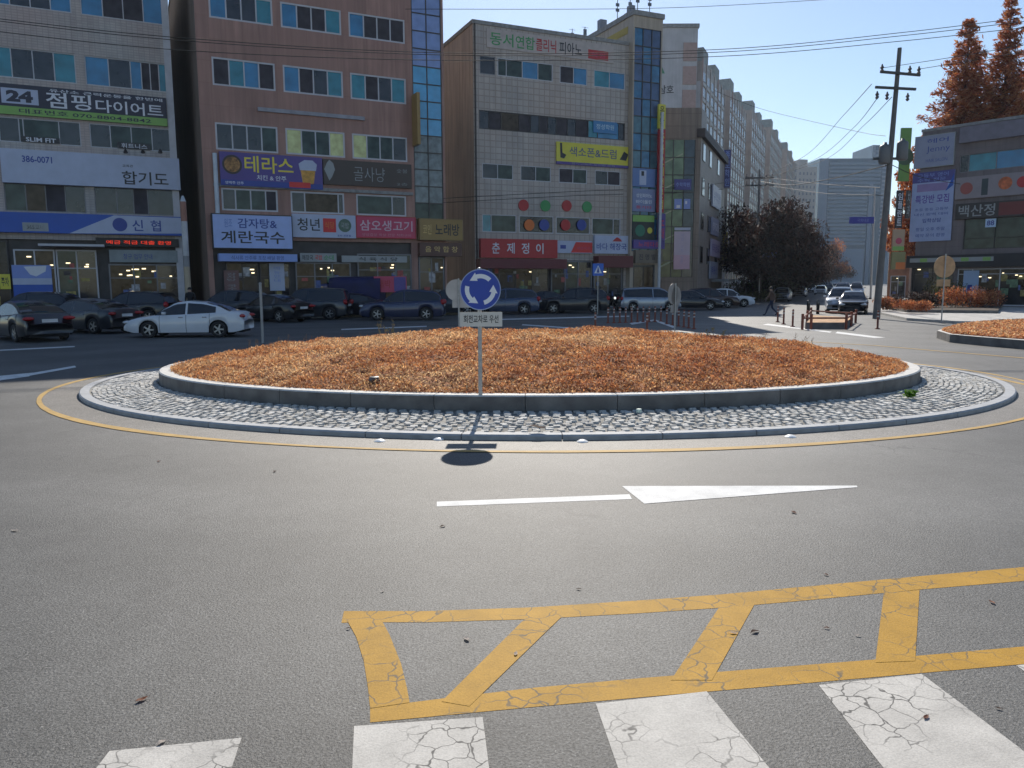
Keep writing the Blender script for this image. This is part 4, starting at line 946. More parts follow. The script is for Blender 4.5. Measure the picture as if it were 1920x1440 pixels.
p = A(1358, 470, 74*K); mb = MB(); zz0, zz1 = A(1358, 498, 74*K).z, A(1358, 435, 74*K).z; mb.box(-.4, .4, -.1, .1, 0, zz1-zz0); o = mb.build('blade_sign', smat('blade_yellow', (.5, .36, .05)), M=Matrix.Translation((p.x-.1, p.y, zz0))); tag(o, 'yellow vertical blade sign with dark characters on the avenue side', 'shop sign')
mb = MB(); add_text(mb, '공인중개사', -.28, .28, .1, zz1-zz0-.1, -.108, 0, .03, True); mb.build('lettering', brown, o)
p = A(1363, 320, 74*K); mb = MB(); zz0, zz1 = A(1358, 352, 74*K).z, A(1358, 281, 74*K).z; mb.box(-.35, .35, -.1, .1, 0, zz1-zz0); o = mb.build('blade_sign', smat('blade_navy', (.03, .04, .18)), M=Matrix.Translation((p.x, p.y, zz0))); tag(o, 'navy vertical blade sign high on the avenue side under the dark cornice', 'shop sign')
mb = MB(); add_text(mb, '종로학원', -.25, .25, .1, zz1-zz0-.1, -.108, 0, .03, True); mb.build('lettering', pblue, o)
mb = MB(); mb.box(0, 6, -1.6, 0, 0, .25); o = mb.build('shop_canopy', mat('canopy_grey', (.16, .17, .18), .6)); o.matrix_world = SIDE @ Matrix.Translation((8, -.08, 2.0)); tag(o, 'grey flat canopy over the shop at the back of the green glass building', 'canopy')

# ---- apartment row along the avenue
st = Vector((.45, 1, 0)).normalized(); sn = Vector((-1, .45, 0)).normalized()   # along avenue, away from it (left)
ap_wall = wall_mat('apartment_cream', (.40, .35, .32), (2.8, 2.7), (.86, .86, .88), .2, .05)
ap_end = wall_mat('apartment_end_white', (.46, .45, .47), None, stain=.12)
ap_pink = mat('apartment_pink', (.38, .27, .25), .8, var=.1); ap_dk = mat('apartment_window', (.05, .055, .065), .25, var=.5, sc_=.3); ap_lt = mat('apartment_sill', (.5, .5, .5), .7)
ap_roof = mat('apartment_stair_head', (.29, .32, .32), .8, var=.15)
X0, D0_ = 28.6*K, 120*K
for i, (t0, ln, hh, lab) in enumerate(((0, 19, 34.5, 'nearest cream apartment block with a white lettered end wall'), (24, 20, 36.0, 'second cream apartment block up the avenue'),
        (52, 24, 38.5, 'third cream apartment block up the avenue'), (86, 28, 41.5, 'fourth cream apartment block up the avenue'), (128, 32, 43, 'fifth and farthest cream apartment block in the row'))):
    base = Vector((X0, D0_, 0))+st*(t0*1.095*K); ln *= 1.095*K; hh *= K
    M_ = Matrix(((st.x, sn.x, 0, base.x), (st.y, sn.y, 0, base.y), (0, 0, 1, 0), (0, 0, 0, 1)))
    b = tag(empty('apartment_block', M_), lab, 'apartment block', 'apartment blocks along the avenue')
    mb = MB(); dp = 12.5; mb.box(0, ln, 0, dp, 0, hh, 0); n_st = 14; bay = 3.4; nb = max(1, int(ln/bay))
    for f in range(n_st):
        z = 2.0+f*(hh-3)/n_st
        for q_ in range(nb):
            a = (q_+.2)*ln/nb; e = (q_+.8)*ln/nb
            mb.box(a, e, -.06, -.004, z+.6, z+2.0, 1); mb.box(a-.1, e+.1, -.12, -.004, z-.2, z+.35, 2)
    for q_ in range(nb+1):
        a = q_*ln/nb; mb.box(max(0, a-.3), min(ln, a+.3), -.16, -.004, 0, hh+.4, 3 if (i*3+q_) % 4 == 0 else 0)
    mb.build('wall', [ap_wall, ap_dk, ap_lt, ap_pink], b)
    for a in (.1, .6):
        mb = MB(); mb.box(ln*a, ln*a+4.5, .3, 6, hh, hh+2.8); mb.build('stair_head', ap_roof, b)
    if i == 0:
        mb = MB(); mb.quad((-.05, 9.0, 12), (-.05, .2, 12), (-.05, .2, hh-3.2), (-.05, 9.0, hh-3.2)); mb.f[-1] = mb.f[-1]; mb.build('end_panel', ap_end, b)
FA = Fac(119.2, .0, 1232)
bw = tag(empty('apartment_end_block', FA.M), 'white apartment end wall with a pink column and two black characters', 'apartment block')
Hh = FA.z(1265, 52); u1 = FA.u(1300); um_ = FA.u(1274)
mb = MB(); mb.box(-8, u1, 0, 11, 0, Hh); mb.build('wall', ap_end, bw)
mb = MB()
for k in range(9):
    zt_ = FA.z(1285, 80)-k*3.35*K; mb.box(um_, u1-.1, -.12, -.004, zt_-2.6*K, zt_)
mb.build('pink_panels', ap_pink, bw)
mb = MB(); add_text(mb, '삼호', FA.u(1230), FA.u(1258), FA.z(1245, 176), FA.z(1245, 160), -.05, 0, .04); mb.build('lettering', txk, bw)
mb = MB(); mb.poly([(FA.u(1226), -.06, FA.z(1226, 117)), (FA.u(1235), -.06, FA.z(1235, 138)), (FA.u(1241), -.06, FA.z(1241, 138)), (FA.u(1232), -.06, FA.z(1232, 117))]); mb.build('green_emblem', smat('emblem_green', (.05, .22, .12)), bw)
mb = MB(); mb.box(-8.2, u1+.2, -.2, 11.2, Hh, Hh+.6); mb.build('parapet_coping', conc_d, bw)
# far apartments
for i, (x0, x1, yt, D, lab) in enumerate(((1452, 1492, 305, 330, 'distant pale apartment tower left of the gap in the skyline'), (1488, 1528, 312, 350, 'distant pale apartment tower beside the second one'), (1500, 1548, 348, 420, 'farthest pale apartment tower next to the blue office tower'))):
    F = Fac(D, .25, x0); b = tag(empty('distant_apartment', F.M), lab, 'apartment block', 'far apartment towers'); w_ = F.u(x1, 400); hh = F.z((x0+x1)/2, yt)
    mb = MB(); mb.box(0, w_, 0, 12, 0, hh); mb.box(w_*.2, w_*.6, 2, 8, hh, hh+4); 
    for f in range(20):
        for q_ in range(5):
            z = hh-3-f*3.2*K
            if z > 2: mb.box(w_*(q_+.3)/5, w_*(q_+.62)/5, -.2, -.01, z-1.5, z, 1)
    mb.build('wall', [mat('far_cream', (.38, .36, .35), .8, var=.08), mat('far_window', (.14, .16, .2), .3)], b)
# blue office towers
for i, (x0, x1, yt, D, c, lab) in enumerate(((1526, 1650, 297, 400, 0, 'wide blue glass office tower at the end of the avenue'), (1622, 1668, 272, 470, 1, 'second taller blue tower behind the utility pole'))):
    F = Fac(D, .0, x0); b = tag(empty('office_tower', F.M), lab, 'office tower', 'office towers at the end of the avenue'); w_ = F.u(x1, 400); hh = F.z((x0+x1)/2, yt)
    mb = MB(); mb.box(0, w_, 0, 30, 0, hh); mb.build('wall', mat('tower_blue_glass%d' % i, ((.02, .07, .13), (.05, .10, .17))[c], .25, var=.15, sc_=.1), b)
    mb = MB(); n_ = 22
    for f in range(n_):
        z = hh*.32+hh*.66*f/n_; mb.box(w_*.16, w_*(.78 if f < 14 else .97), -.5, -.01, z, z+1.1)
    mb.build('floor_band', mat('tower_band', (.14, .21, .30), .6), b)
    mb = MB(); mb.box(0, w_*.14, -.6, -.01, 0, hh); mb.box(w_*.80, w_*.86, -.6, -.01, 0, hh*.8); mb.box(w_*.1, w_*.6, -14, -.7, 0, hh*.28, 0); mb.build('edge_fin', mat('tower_fin', (.14, .20, .28), .6), b)

# ---- right building
F5 = Fac(54+1.19*28.2, -1.19, 1712)
m5 = wall_mat('mauve_grey_panel', (.19, .16, .165), (1.1, .5), (.8, .8, .8), .25, .02)
b5 = tag(empty('dark_shop_building', F5.M), 'dark mauve three storey shop building at the right edge', 'building')
uR = F5.u(2120); H5 = F5.z(1800, 238)
hz = [(F5.u(1800, 300), F5.u(2010, 300), F5.z(1860, 318), F5.z(1860, 284)), (F5.u(1808, 420), F5.u(1990, 420), F5.z(1860, 466), F5.z(1860, 408)), (F5.u(1803), F5.u(2000), .2, F5.z(1860, 503)), (F5.u(1716), F5.u(1796), .2, F5.z(1760, 492))]
mb = MB(); holes_wall(mb, 0, uR, 0, H5, hz, rec=.2, mr=2); hull(mb, 0, uR, H5, 14, 0); mb.build('wall', [m5, roofm, f_dark], b5)
coping(b5, 0, uR, H5, 14, conc_d, .2)
mb = MB(); mb.box(F5.u(1792), uR, -.3, -.004, F5.z(1860, 262), F5.z(1860, 232)); mb.build('fascia_band', mat('lilac_panel', (.17, .16, .20), .6, var=.15), b5)
mb = MB(); mb.box(F5.u(1710), uR, -.5, -.004, F5.z(1860, 500), F5.z(1860, 476)); mb.build('shop_fascia', mat('black_fascia', (.02, .02, .025), .5), b5)
window(b5, *hz[0], [(.3, D_), (1, T_g), (1.5, B_), (1, B_)], f_grey, y=.1); window(b5, *hz[1], [(1, N_), (1, N_), (1, D_)], f_dark, y=.1, rail=.35)
shopfront(b5, *hz[2], [(.5, H_), (1, W_), (1, H_), (1, N_)], f_white, y=.1, rail=.85); shopfront(b5, *hz[3], [(1, D_), (1, D_)], f_dark, y=.1)
def rsign(x0, x1, y0, y1, m, lab, **k): return sign(F5, x0, x1, y0, y1, m, lab, **k)
s = rsign(1718, 1790, 254, 312, smat('board_slate_white', (.26, .29, .40)), 'upper pale grey board with slim dark lettering on the right building', d=.15, frame=greyp)
tx(s, 'Jenny', .3, .9, .42, .66, txb, -.01); tx(s, 'HAIR SALON', .3, .85, .15, .25, txb, -.01); tx(s, '헤어', .3, .85, .75, .9, txb, 0)
s = rsign(1710, 1788, 322, 452, smat('banner_blue', (.33, .40, .62)), 'long pale blue banner with purple heading hanging on the right building', name='banner', cat='banner', d=.06, y=-.1)
patchf(s, 0, 1, .85, 1, smat('banner_top', (.07, .07, .25)), 'top_band'); tx(s, '고등부 영어', .12, .85, .92, .98, pblue, 0); tx(s, '수학 전문', .12, .8, .86, .91, pblue, 0)
patchf(s, .12, .85, .72, .83, smat('banner_mauve', (.26, .2, .4)), 'mauve_panel'); tx(s, '특강반 모집', .1, .9, .55, .67, smat('letter_violet', (.10, .05, .34)), .07)
for k, t_ in enumerate(('초등 중등 고등부', '내신 완벽 대비')): tx(s, t_, .1, .9, .44-.07*k, .48-.07*k, txb, 0)
tx(s, '입학상담', .3, .75, .27, .33, txb, .03); tx(s, '평일 오후 주말', .15, .85, .15, .2, txb, 0); tx(s, '예약 문의 환영', .15, .85, .06, .11, txb, 0)
patchf(s, 0, 0, 0, 0, bblue, 'blue_swoosh', .006, shape=[(.8, .70), (.98, .78), (.98, .95), (.9, .82)])
s = rsign(1794, 2010, 324, 366, smat('board_mauve_grey', (.26, .23, .25)), 'mauve grey picture sign with orange and red food discs', d=.2)
q = fx(F5, 1794, 2010, 345)
patchf(s, q(1802), q(1828), .2, .75, smat('ring_red', (.30, .08, .07)), 'food_disc', .004, shape='disc'); patchf(s, q(1874), q(1900), .28, .85, mat('food_orange', (.48, .12, .04), .5, var=.5, sc_=4), 'food_disc', .004, shape='disc'); patchf(s, q(1843), q(1855), .1, .85, smat('dark_teal_strip', (.03, .05, .06)), 'dark_strip', .004)
patchf(s, q(1910), q(1930), .3, .8, bred, 'food_disc', .004, shape='disc')
s = rsign(1794, 1990, 376, 406, smat('board_charcoal', (.04, .035, .035)), 'charcoal sign with three large pale characters on the right building', d=.2)
q = fx(F5, 1794, 1990, 390)
tx(s, '백산정', q(1800), q(1868), .12, .88, greyp, .02); patchf(s, q(1875), q(1925), .1, .9, smat('board_wine', (.16, .03, .03)), 'wine_panel')
s = rsign(1848, 1868, 410, 426, smat('round_sign_blue', (.45, .6, .8)), 'small glowing pale blue window sign on the first floor glass', cat='window sign', name='window_sign', d=.04); tx(s, '88', .15, .85, .2, .8, txb, .02)
s = rsign(1712, 1868, 483, 491, greyp, 'thin strip of white and lime letters on the black shop fascia', d=.05, y=-.52); 
for k in range(4): patchf(s, .13+.25*k, .22+.25*k, .1, .9, lime, 'lime_block')
s = rsign(1806, 1835, 507, 556, smat('poster_pale_blue', (.30, .42, .62)), 'pale blue tall poster on the right shop window', name='window_poster', cat='poster', d=.03, y=-.02); patchf(s, .3, .6, 0, .45, txb, 'figure')
# side building and signs left of it
F6 = Fac(80+.55*41, -.55, 1664)
b6 = tag(empty('brick_shop_building', F6.M), 'small orange brown shop building seen between the utility pole and the right building', 'building')
w_ = F6.u(1712); hh = F6.z(1680, 405)
mb = MB(); holes_wall(mb, 0, w_, 0, hh, [(.3, w_-.3, .1, 2.6), (1.0, w_-.5, 3.6, 5.0)], rec=.15, mr=2); hull(mb, 0, w_, hh, 8, 0); mb.build('wall', [mat('orange_brick', (.30, .14, .08), .8, var=.35, sc_=1), roofm, f_dark], b6)
shopfront(b6, .3, w_-.3, .1, 2.6, [(1, W_), (1, H_)], f_white, y=.08); window(b6, 1.0, w_-.5, 3.6, 5.0, [(1, D_), (1, W_)], f_white, y=.08)
def flat(px0, px1, y0, y1, D, m, label, name='shop_sign', text=None, mt=None, vertical=False, d=.2, cat='shop sign', bold=.03):
    a, b = A(px0, y1, D*K), A(px1, y0, D*K); w_, h = b.x-a.x, b.z-a.z
    mb = MB(); mb.box(-w_/2, w_/2, -d/2, d/2, 0, h); o = mb.build(name, m, M=Matrix.Translation(((a.x+b.x)/2, D*K, a.z))); tag(o, label, cat); SG[o.name] = (w_, h, d/2)
    if text: mb = MB(); add_text(mb, text, -w_*.36, w_*.36, h*.05, h*.95, -d/2-.008, 0, bold, vertical); mb.build('lettering', mt, o)
    return o
o = flat(1684, 1709, 240, 340, 55, smat('green_banner', (.12, .26, .05)), 'tall green vertical sign above the black one, beside the utility pole', 'blade_sign')
patchf(o, .1, .9, .3, .62, smat('green_dark', (.05, .10, .06)), 'dark_disc', .006, shape='disc')
o = flat(1678, 1694, 357, 428, 54.5, txk, 'black vertical sign with four white characters next to the pale blue banner', 'blade_sign', '임플란트', txw, True)
o = flat(1697, 1708, 357, 410, 54.5, brown, 'narrow brown vertical sign right of the black one', 'blade_sign', '치과', greyp, True)
o = flat(1672, 1696, 430, 470, 54, smat('sign_peach', (.45, .30, .2)), 'peach coloured vertical sign under the black one', 'blade_sign'); patchf(o, .2, .8, .3, .6, pink, 'pink_mark', .006, shape='disc'); patchf(o, 0, 1, 0, .2, lime, 'lime_foot')
o = flat(1670, 1697, 472, 505, 52, smat('poster_olive', (.25, .22, .09)), 'olive and orange poster board beneath the peach sign', 'poster_board', cat='poster'); patchf(o, .3, 1, 0, .4, orange, 'orange_patch')
# ================================================================ pavements, planters
pave = wall_mat('pavement_blocks', (.30, .285, .27), (.4, .4), (.7, .7, .7), .2, .02)
def slab(name, pts, z, m, mside=None, zb=0.0):
    mb = MB(); P = [Vector((p[0], p[1])) for p in pts]
    ar = sum(P[i].x*P[(i+1) % len(P)].y-P[(i+1) % len(P)].x*P[i].y for i in range(len(P)))
    if ar < 0: P = P[::-1]
    mb.poly([(p.x, p.y, z) for p in P], 0)
    for i in range(len(P)):
        a, b = P[i], P[(i+1) % len(P)]; mb.quad((a.x, a.y, zb), (b.x, b.y, zb), (b.x, b.y, z), (a.x, a.y, z), 1)
    return mb.build(name, [m, mside or conc])
def lp(F, u, y): v = F.M @ Vector((u, y, 0)); return (v.x, v.y)
uE = F3.u(1236)
struct(slab('pavement', [lp(F1, F1.u(-420), -3.0), lp(F1, F1.u(330), -3.0), lp(F2, F2.u(385), -2.4), lp(F2, F2.u(836), -2.4), lp(F3, F3.u(900), -2.6), lp(F3, uE, -2.6), lp(F4, F4.u(1311)+.6, -2.0), lp(F4, F4.u(1311)+8, 16), lp(F4, F4.u(1200), 20), lp(F3, 0, 16), lp(F1, -30, 16)], .12, pave))
rp = [tuple(G(x, y)[:2]) for x, y in ((1652, 590), (1700, 601), (1790, 607), (1925, 610))]
struct(slab('pavement', [(G(1640, 583).x, G(1640, 583).y)]+rp+[(50, 34), (60, 60), (45, 95), (37.5, 80)], .13, conc))
# raised hedge bed
o = struct(slab('planting_bed', [tuple(G(x, y)[:2]) for x, y in ((1662, 583), (1700, 590), (1870, 592), (1880, 578), (1800, 570), (1668, 574))], .3, mat('dark_soil', (.05, .035, .025), .95), granite_d, .12))
def crown_pts(rg, centres, n):
    """points in ellipsoid clumps: centres [(x,y,z,rx,ry,rz)]"""
    c = np.array(centres); v = c[:, 3]*c[:, 4]*c[:, 5]; k = rg.choice(len(c), n, p=v/v.sum())
    d = rg.normal(size=(n, 3)); d /= np.linalg.norm(d, axis=1)[:, None]; r = rg.uniform(0, 1, n)**(1/2.2)
    return c[k, :3]+d*r[:, None]*c[k, 3:6]
leafA = [leafy(mat('leaf_rust_%d' % i, c, .8, var=.3, sc_=3), .4) for i, c in enumerate(((.42, .13, .05), (.52, .19, .07), (.30, .08, .035), (.58, .28, .12)))]
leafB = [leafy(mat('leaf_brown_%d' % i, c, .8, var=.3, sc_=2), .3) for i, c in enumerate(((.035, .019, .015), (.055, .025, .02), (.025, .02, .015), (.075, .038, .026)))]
leafG = [leafy(mat('leaf_olive_%d' % i, c, .8, var=.3, sc_=3), .35) for i, c in enumerate(((.10, .10, .03), (.16, .13, .04), (.06, .07, .02)))]
bark = mat('bark', (.09, .065, .05), .95, var=.4, sc_=6, bump=.6, bsc=20, stretch=(3, 3, .5))
def shrub(name, px, py, w_, d_, h, mats, n, label, seed, size=.07, cat='shrub', z0=.28, group=None):
    g = G(px, py); rg = np.random.default_rng(seed)
    cs = [(rg.uniform(-.4, .4)*w_, rg.uniform(-.35, .35)*d_, h*rg.uniform(.35, .6), w_*.22, d_*.3, h*.45) for _ in range(9)]
    P = crown_pts(rg, cs, n); P[:, 2] = np.abs(P[:, 2])
    r = empty(name, Matrix.Translation((g.x, g.y, z0))); tag(r, label, cat, group)
    o = leaf_carpet('foliage', P, size, mats, 1.3, seed, lift=0); o.parent = r
    mb = MB(); rs = random.Random(seed)
    for k in range(9): mb.tube((rs.uniform(-.3, .3)*w_, rs.uniform(-.2, .2)*d_, -.05), (rs.uniform(-.45, .45)*w_, rs.uniform(-.3, .3)*d_, h*.8), .02, .008, 5)
    mb.build('stem', bark, r); return r
for i, (x, y, w_, h, mt, sd_, lb) in enumerate(((1690, 585, 2.4, .8, leafB, 1, 'low brown shrub at the left end of the bed before the dark building'), (1740, 585, 2.6, 1.0, leafB, 2, 'brown leafless looking shrub left of the green bush in the bed'),
        (1765, 579, 2.6, 1.75, leafG, 3, 'olive green rounded bush under the round sign back'), (1800, 585, 2.8, 1.25, leafA, 4, 'rust leaved shrub right of the green bush'), (1838, 584, 2.6, 1.2, leafA, 5, 'second rust leaved shrub at the right end of the bed'),
        (1715, 592, 1.6, .6, leafA, 6, 'small tan shrub at the front kerb of the bed'), (1668, 588, 1.3, .7, leafA, 7, 'small tan shrub at the foot of the big utility pole'))):
    shrub('shrub', x, y, w_*K, 1.5, h*K, mt, 2200, lb, sd_, .075, group='shrubs in the bed')
for i, x in enumerate((1402, 1428)):
    shrub('shrub', x, 566, 3.2, 1.5, 1.1, leafG+leafB[:1], 1500, ('left','right')[i]+' low olive hedge shrub under the avenue trees beside the white car', 20+i, .09, z0=0, group='shrubs under the avenue trees')
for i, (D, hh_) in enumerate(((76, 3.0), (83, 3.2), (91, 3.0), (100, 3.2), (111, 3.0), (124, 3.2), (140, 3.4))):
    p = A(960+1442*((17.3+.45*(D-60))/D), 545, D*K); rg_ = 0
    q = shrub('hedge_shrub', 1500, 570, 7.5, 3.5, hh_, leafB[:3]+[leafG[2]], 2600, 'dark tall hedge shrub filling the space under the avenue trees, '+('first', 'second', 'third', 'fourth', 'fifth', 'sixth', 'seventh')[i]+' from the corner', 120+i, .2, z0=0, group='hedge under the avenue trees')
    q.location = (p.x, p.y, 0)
# right median island
E0 = [tuple(G(x, y)[:2]) for x, y in ((1756, 634), (1790, 622), (1850, 616), (1960, 612), (2100, 616), (2160, 640), (2060, 668), (1930, 656), (1840, 648), (1780, 642))]
cxm = sum(p[0] for p in E0)/len(E0); cym = sum(p[1] for p in E0)/len(E0)
struct(slab('median_kerb', E0, .24*K, granite, granite_d))
In = [(cxm+(p[0]-cxm)*.95, cym+(p[1]-cym)*.90) for p in E0]
rg = np.random.default_rng(5); n = 14000; th = rg.uniform(0, 2*np.pi, n); 
Pa = np.array(In+[In[0]]); k = rg.integers(0, len(In), n); f = rg.random(n)[:, None]; rr = np.sqrt(rg.random(n))[:, None]
edge = Pa[k]*(1-f)+Pa[k+1]*f; pt = np.array([[cxm, cym]])*(1-rr)+edge*rr
o = leaf_carpet('median_ground_cover', np.c_[pt, .26*K+.22*(1-rr[:, 0]**2)], .06, dl[:4], 1.0, 8, lift=.06); tag(o, 'orange dried ground cover on the small median at the right edge', 'ground cover', kind='stuff')
mb = MB(); m_ = len(In); mb.v = [(cxm, cym, .25*K+.22)]+[(cxm+(x-cxm)*.6, cym+(y-cym)*.6, .25*K+.14) for x, y in In]+[(x, y, .25*K) for x, y in In]
for q in range(m_): mb.f += [(0, 1+q, 1+(q+1) % m_), (1+q, 1+m_+q, 1+m_+(q+1) % m_, 1+(q+1) % m_)]; mb.m += [0, 0]
struct(mb.build('median_soil', MATS['dry_soil']))
# ================================================================ cars
tyre = mat('tyre_rubber', (.018, .018, .02), .8); rimm = mat('alloy_rim', (.35, .36, .38), .35, .8, var=.1); cglass = mat('car_window_glass', (.012, .014, .018), .06, var=.1, spec=.9)
under = mat('car_underbody', (.01, .01, .012), .9); headm = mat('headlamp', (.6, .62, .65), .15, .2); tailm = mat('tail_lamp', (.35, .012, .015), .25); platem = mat('number_plate', (.6, .6, .6), .5); seam = mat('door_seam', (.015, .015, .02), .7); chrome = mat('chrome_trim', (.5, .5, .52), .2, .9)
def interp(P, x):
    if x <= P[0][0]: return P[0][1]
    for (a, b), (c, d) in zip(P[:-1], P[1:]):
        if x <= c:
            t = (x-a)/(c-a); t = t*t*(3-2*t)*.35+t*.65
            return b+(d-b)*t
    return P[-1][1]
KIND = {
 'sedan': dict(L=4.75, W=1.82, wb=2.75, r=.33, belt=[(-2.38, .62), (-2.34, .88), (-2.2, 1.0), (-1.75, 1.04), (-1.0, .99), (.4, .93), (1.0, .91), (1.7, .82), (2.1, .73), (2.3, .62), (2.38, .48)],
               roof=[(-1.85, 1.03), (-1.3, 1.27), (-.75, 1.41), (-.15, 1.46), (.3, 1.41), (.7, 1.2), (1.12, .91)], bp=-.12, cp=-1.05, seams=(-1.05, -.12, .92)),
 'suv': dict(L=4.7, W=1.88, wb=2.72, r=.36, belt=[(-2.35, .7), (-2.3, 1.0), (-2.2, 1.1), (-1.2, 1.1), (.4, 1.03), (1.0, 1.04), (1.7, .98), (2.1, .9), (2.28, .75), (2.35, .55)],
               roof=[(-2.28, 1.08), (-2.1, 1.42), (-1.85, 1.6), (-.8, 1.69), (-.1, 1.69), (.35, 1.6), (.7, 1.35), (1.12, 1.03)], bp=-.15, cp=-1.75, seams=(-1.05, -.12, .92)),
 'box_suv': dict(L=4.75, W=1.88, wb=2.8, r=.36, belt=[(-2.38, .75), (-2.34, 1.05), (-2.2, 1.12), (0, 1.1), (1.0, 1.1), (1.9, 1.06), (2.2, .98), (2.34, .8), (2.38, .6)],
               roof=[(-2.33, 1.1), (-2.22, 1.6), (-2.05, 1.74), (-.8, 1.8), (.2, 1.78), (.6, 1.66), (1.1, 1.1)], bp=-.15, cp=-1.9, seams=(-1.1, -.12, .92)),
 'van': dict(L=4.95, W=1.92, wb=3.0, r=.34, belt=[(-2.47, .7), (-2.44, 1.05), (-2.3, 1.12), (0, 1.1), (1.5, 1.08), (2.0, .98), (2.3, .82), (2.44, .62), (2.47, .5)],
               roof=[(-2.42, 1.1), (-2.32, 1.65), (-2.1, 1.82), (-.5, 1.9), (.7, 1.88), (1.1, 1.72), (1.5, 1.45), (1.98, .98)], bp=.15, cp=-1.2, seams=(-1.2, .1, 1.1)),
}
def make_car(kind, paint, x, y, ang, label, sc=1.0, z=0, name='parked_car', cat='car', group='parked cars', low=False):
    k = KIND[kind]; L, W, wb, rw = k['L'], k['W'], k['wb'], k['r']
    root = empty(name, Matrix.Translation((x, y, z)) @ Matrix.Rotation(ang, 4, 'Z') @ Matrix.Scale(sc, 4)); tag(root, label, cat, group)
    xs = set(np.linspace(-L/2, L/2, 34).round(4)); ra = rw+.055
    for c in (-wb/2, wb/2):
        for a in np.linspace(-1, 1, 13): xs.add(round(float(c+ra*math.sin(a*math.pi/2)), 4))
    xs = sorted(xs); lv = [0, .28, .62, .86, .96, 1]; wf = [.955, 1, .99, .965, .93, .87]
    def hw(x): t = max(0, (abs(x)-L*.30)/(L*.20)); return W/2*(1-.16*t**2.6)
    def prof(x):
        zt = interp(k['belt'], x); zb = .21+.10*max(0, (abs(x)-L*.42)/(L*.08))
        for c in (-wb/2, wb/2):
            if abs(x-c) < ra: zb = max(zb, rw+math.sqrt(max(0, ra*ra-(x-c)**2)))
        w_ = hw(x); return [(w_*f, zb+(zt-zb)*l) for l, f in zip(lv, wf)]+[(w_*.45, zt+.03), (0, zt+.035)]
    mb = MB(); S = [prof(x) for x in xs]; m = len(S[0])
    for x, p in zip(xs, S): mb.v += [(x, -a, b) for a, b in p]+[(x, a, b) for a, b in p[:-1]]
    n = 2*m-1; order = list(range(m))+[m+q for q in range(m-2, -1, -1)]
    for i in range(len(xs)-1):
        for q in range(len(order)-1):
            a, b = order[q], order[q+1]; mb.f.append((i*n+a, (i+1)*n+a, (i+1)*n+b, i*n+b)); mb.m.append(0)
    mb.f.append(tuple(order[::-1])); mb.m.append(0); mb.f.append(tuple((len(xs)-1)*n+q for q in order)); mb.m.append(0)
    for q in range(1): pass
    for sx in k['seams']:
        p = prof(sx)
        for sgn in (-1, 1):
            for q in range(0, 4):
                a, b = p[q], p[q+1]; mb.quad((sx-.008, sgn*(a[0]+.003), a[1]), (sx+.008, sgn*(a[0]+.003), a[1]), (sx+.008, sgn*(b[0]+.003), b[1]), (sx-.008, sgn*(b[0]+.003), b[1]), 1)
    p = prof(0)
    for sgn in (-1, 1):
        for sx in (k['seams'][1]+.12, k['seams'][0]+.12): mb.box(sx, sx+.16, sgn*(W/2-.012)-.02, sgn*(W/2-.012)+.02, p[3][1]-.03, p[3][1], 2)
    body = mb.build('body', [paint, seam, chrome], root, smooth=True)
    # cabin
    rp_ = k['roof']; x0, x1 = rp_[0][0], rp_[-1][0]; gx = sorted(set(list(np.linspace(x0, x1, 22))+[k['bp']-.04, k['bp']+.04, k['cp']]))
    gm, rm = MB(), MB(); 
    def gsec(x):
        zr = interp(rp_, x); zb = interp(k['belt'], x)-.03; w_ = hw(x)*.9; h = max(.0, zr-zb); wt = w_-h*.36
        return [(w_, zb), (wt+.0, zb+h*.86), (wt-.08, zb+h), (wt*.4, zb+h+.02), (0, zb+h+.022)]
    top0, top1 = [p_[0] for p_ in rp_ if p_[1] > max(q_[1] for q_ in rp_)*.955][0], [p_[0] for p_ in rp_ if p_[1] > max(q_[1] for q_ in rp_)*.955][-1]
    for a, b in zip(gx[:-1], gx[1:]):
        A_, B__ = gsec(a), gsec(b); xm = (a+b)/2
        for sgn in (-1, 1):
            for q in range(4):
                tgt = gm
                if q == 1: tgt = rm
                if q >= 2 and top0-.05 < xm < top1+.05: tgt = rm
                if q == 0 and (abs(xm-k['bp']) < .04 or xm < k['cp']-.12*0 and kind == 'sedan' and xm < k['cp']-.25): tgt = rm
                if q == 0 and kind != 'sedan' and xm < rp_[0][0]+.22: tgt = rm
                P = [(a, sgn*A_[q][0], A_[q][1]), (b, sgn*B__[q][0], B__[q][1]), (b, sgn*B__[q+1][0], B__[q+1][1]), (a, sgn*A_[q+1][0], A_[q+1][1])]
                tgt.quad(*(P if sgn < 0 else P[::-1]))
    gm.build('window', cglass, root); rm.build('roof', paint, root)
    mb = MB(); mb.box(-L/2+.12, L/2-.12, -W/2+.27, W/2-.27, .19, .78); mb.box(-wb/2+ra+.02, wb/2-ra-.02, -W/2+.06, W/2-.06, .18, .4); mb.build('underbody', under, root)
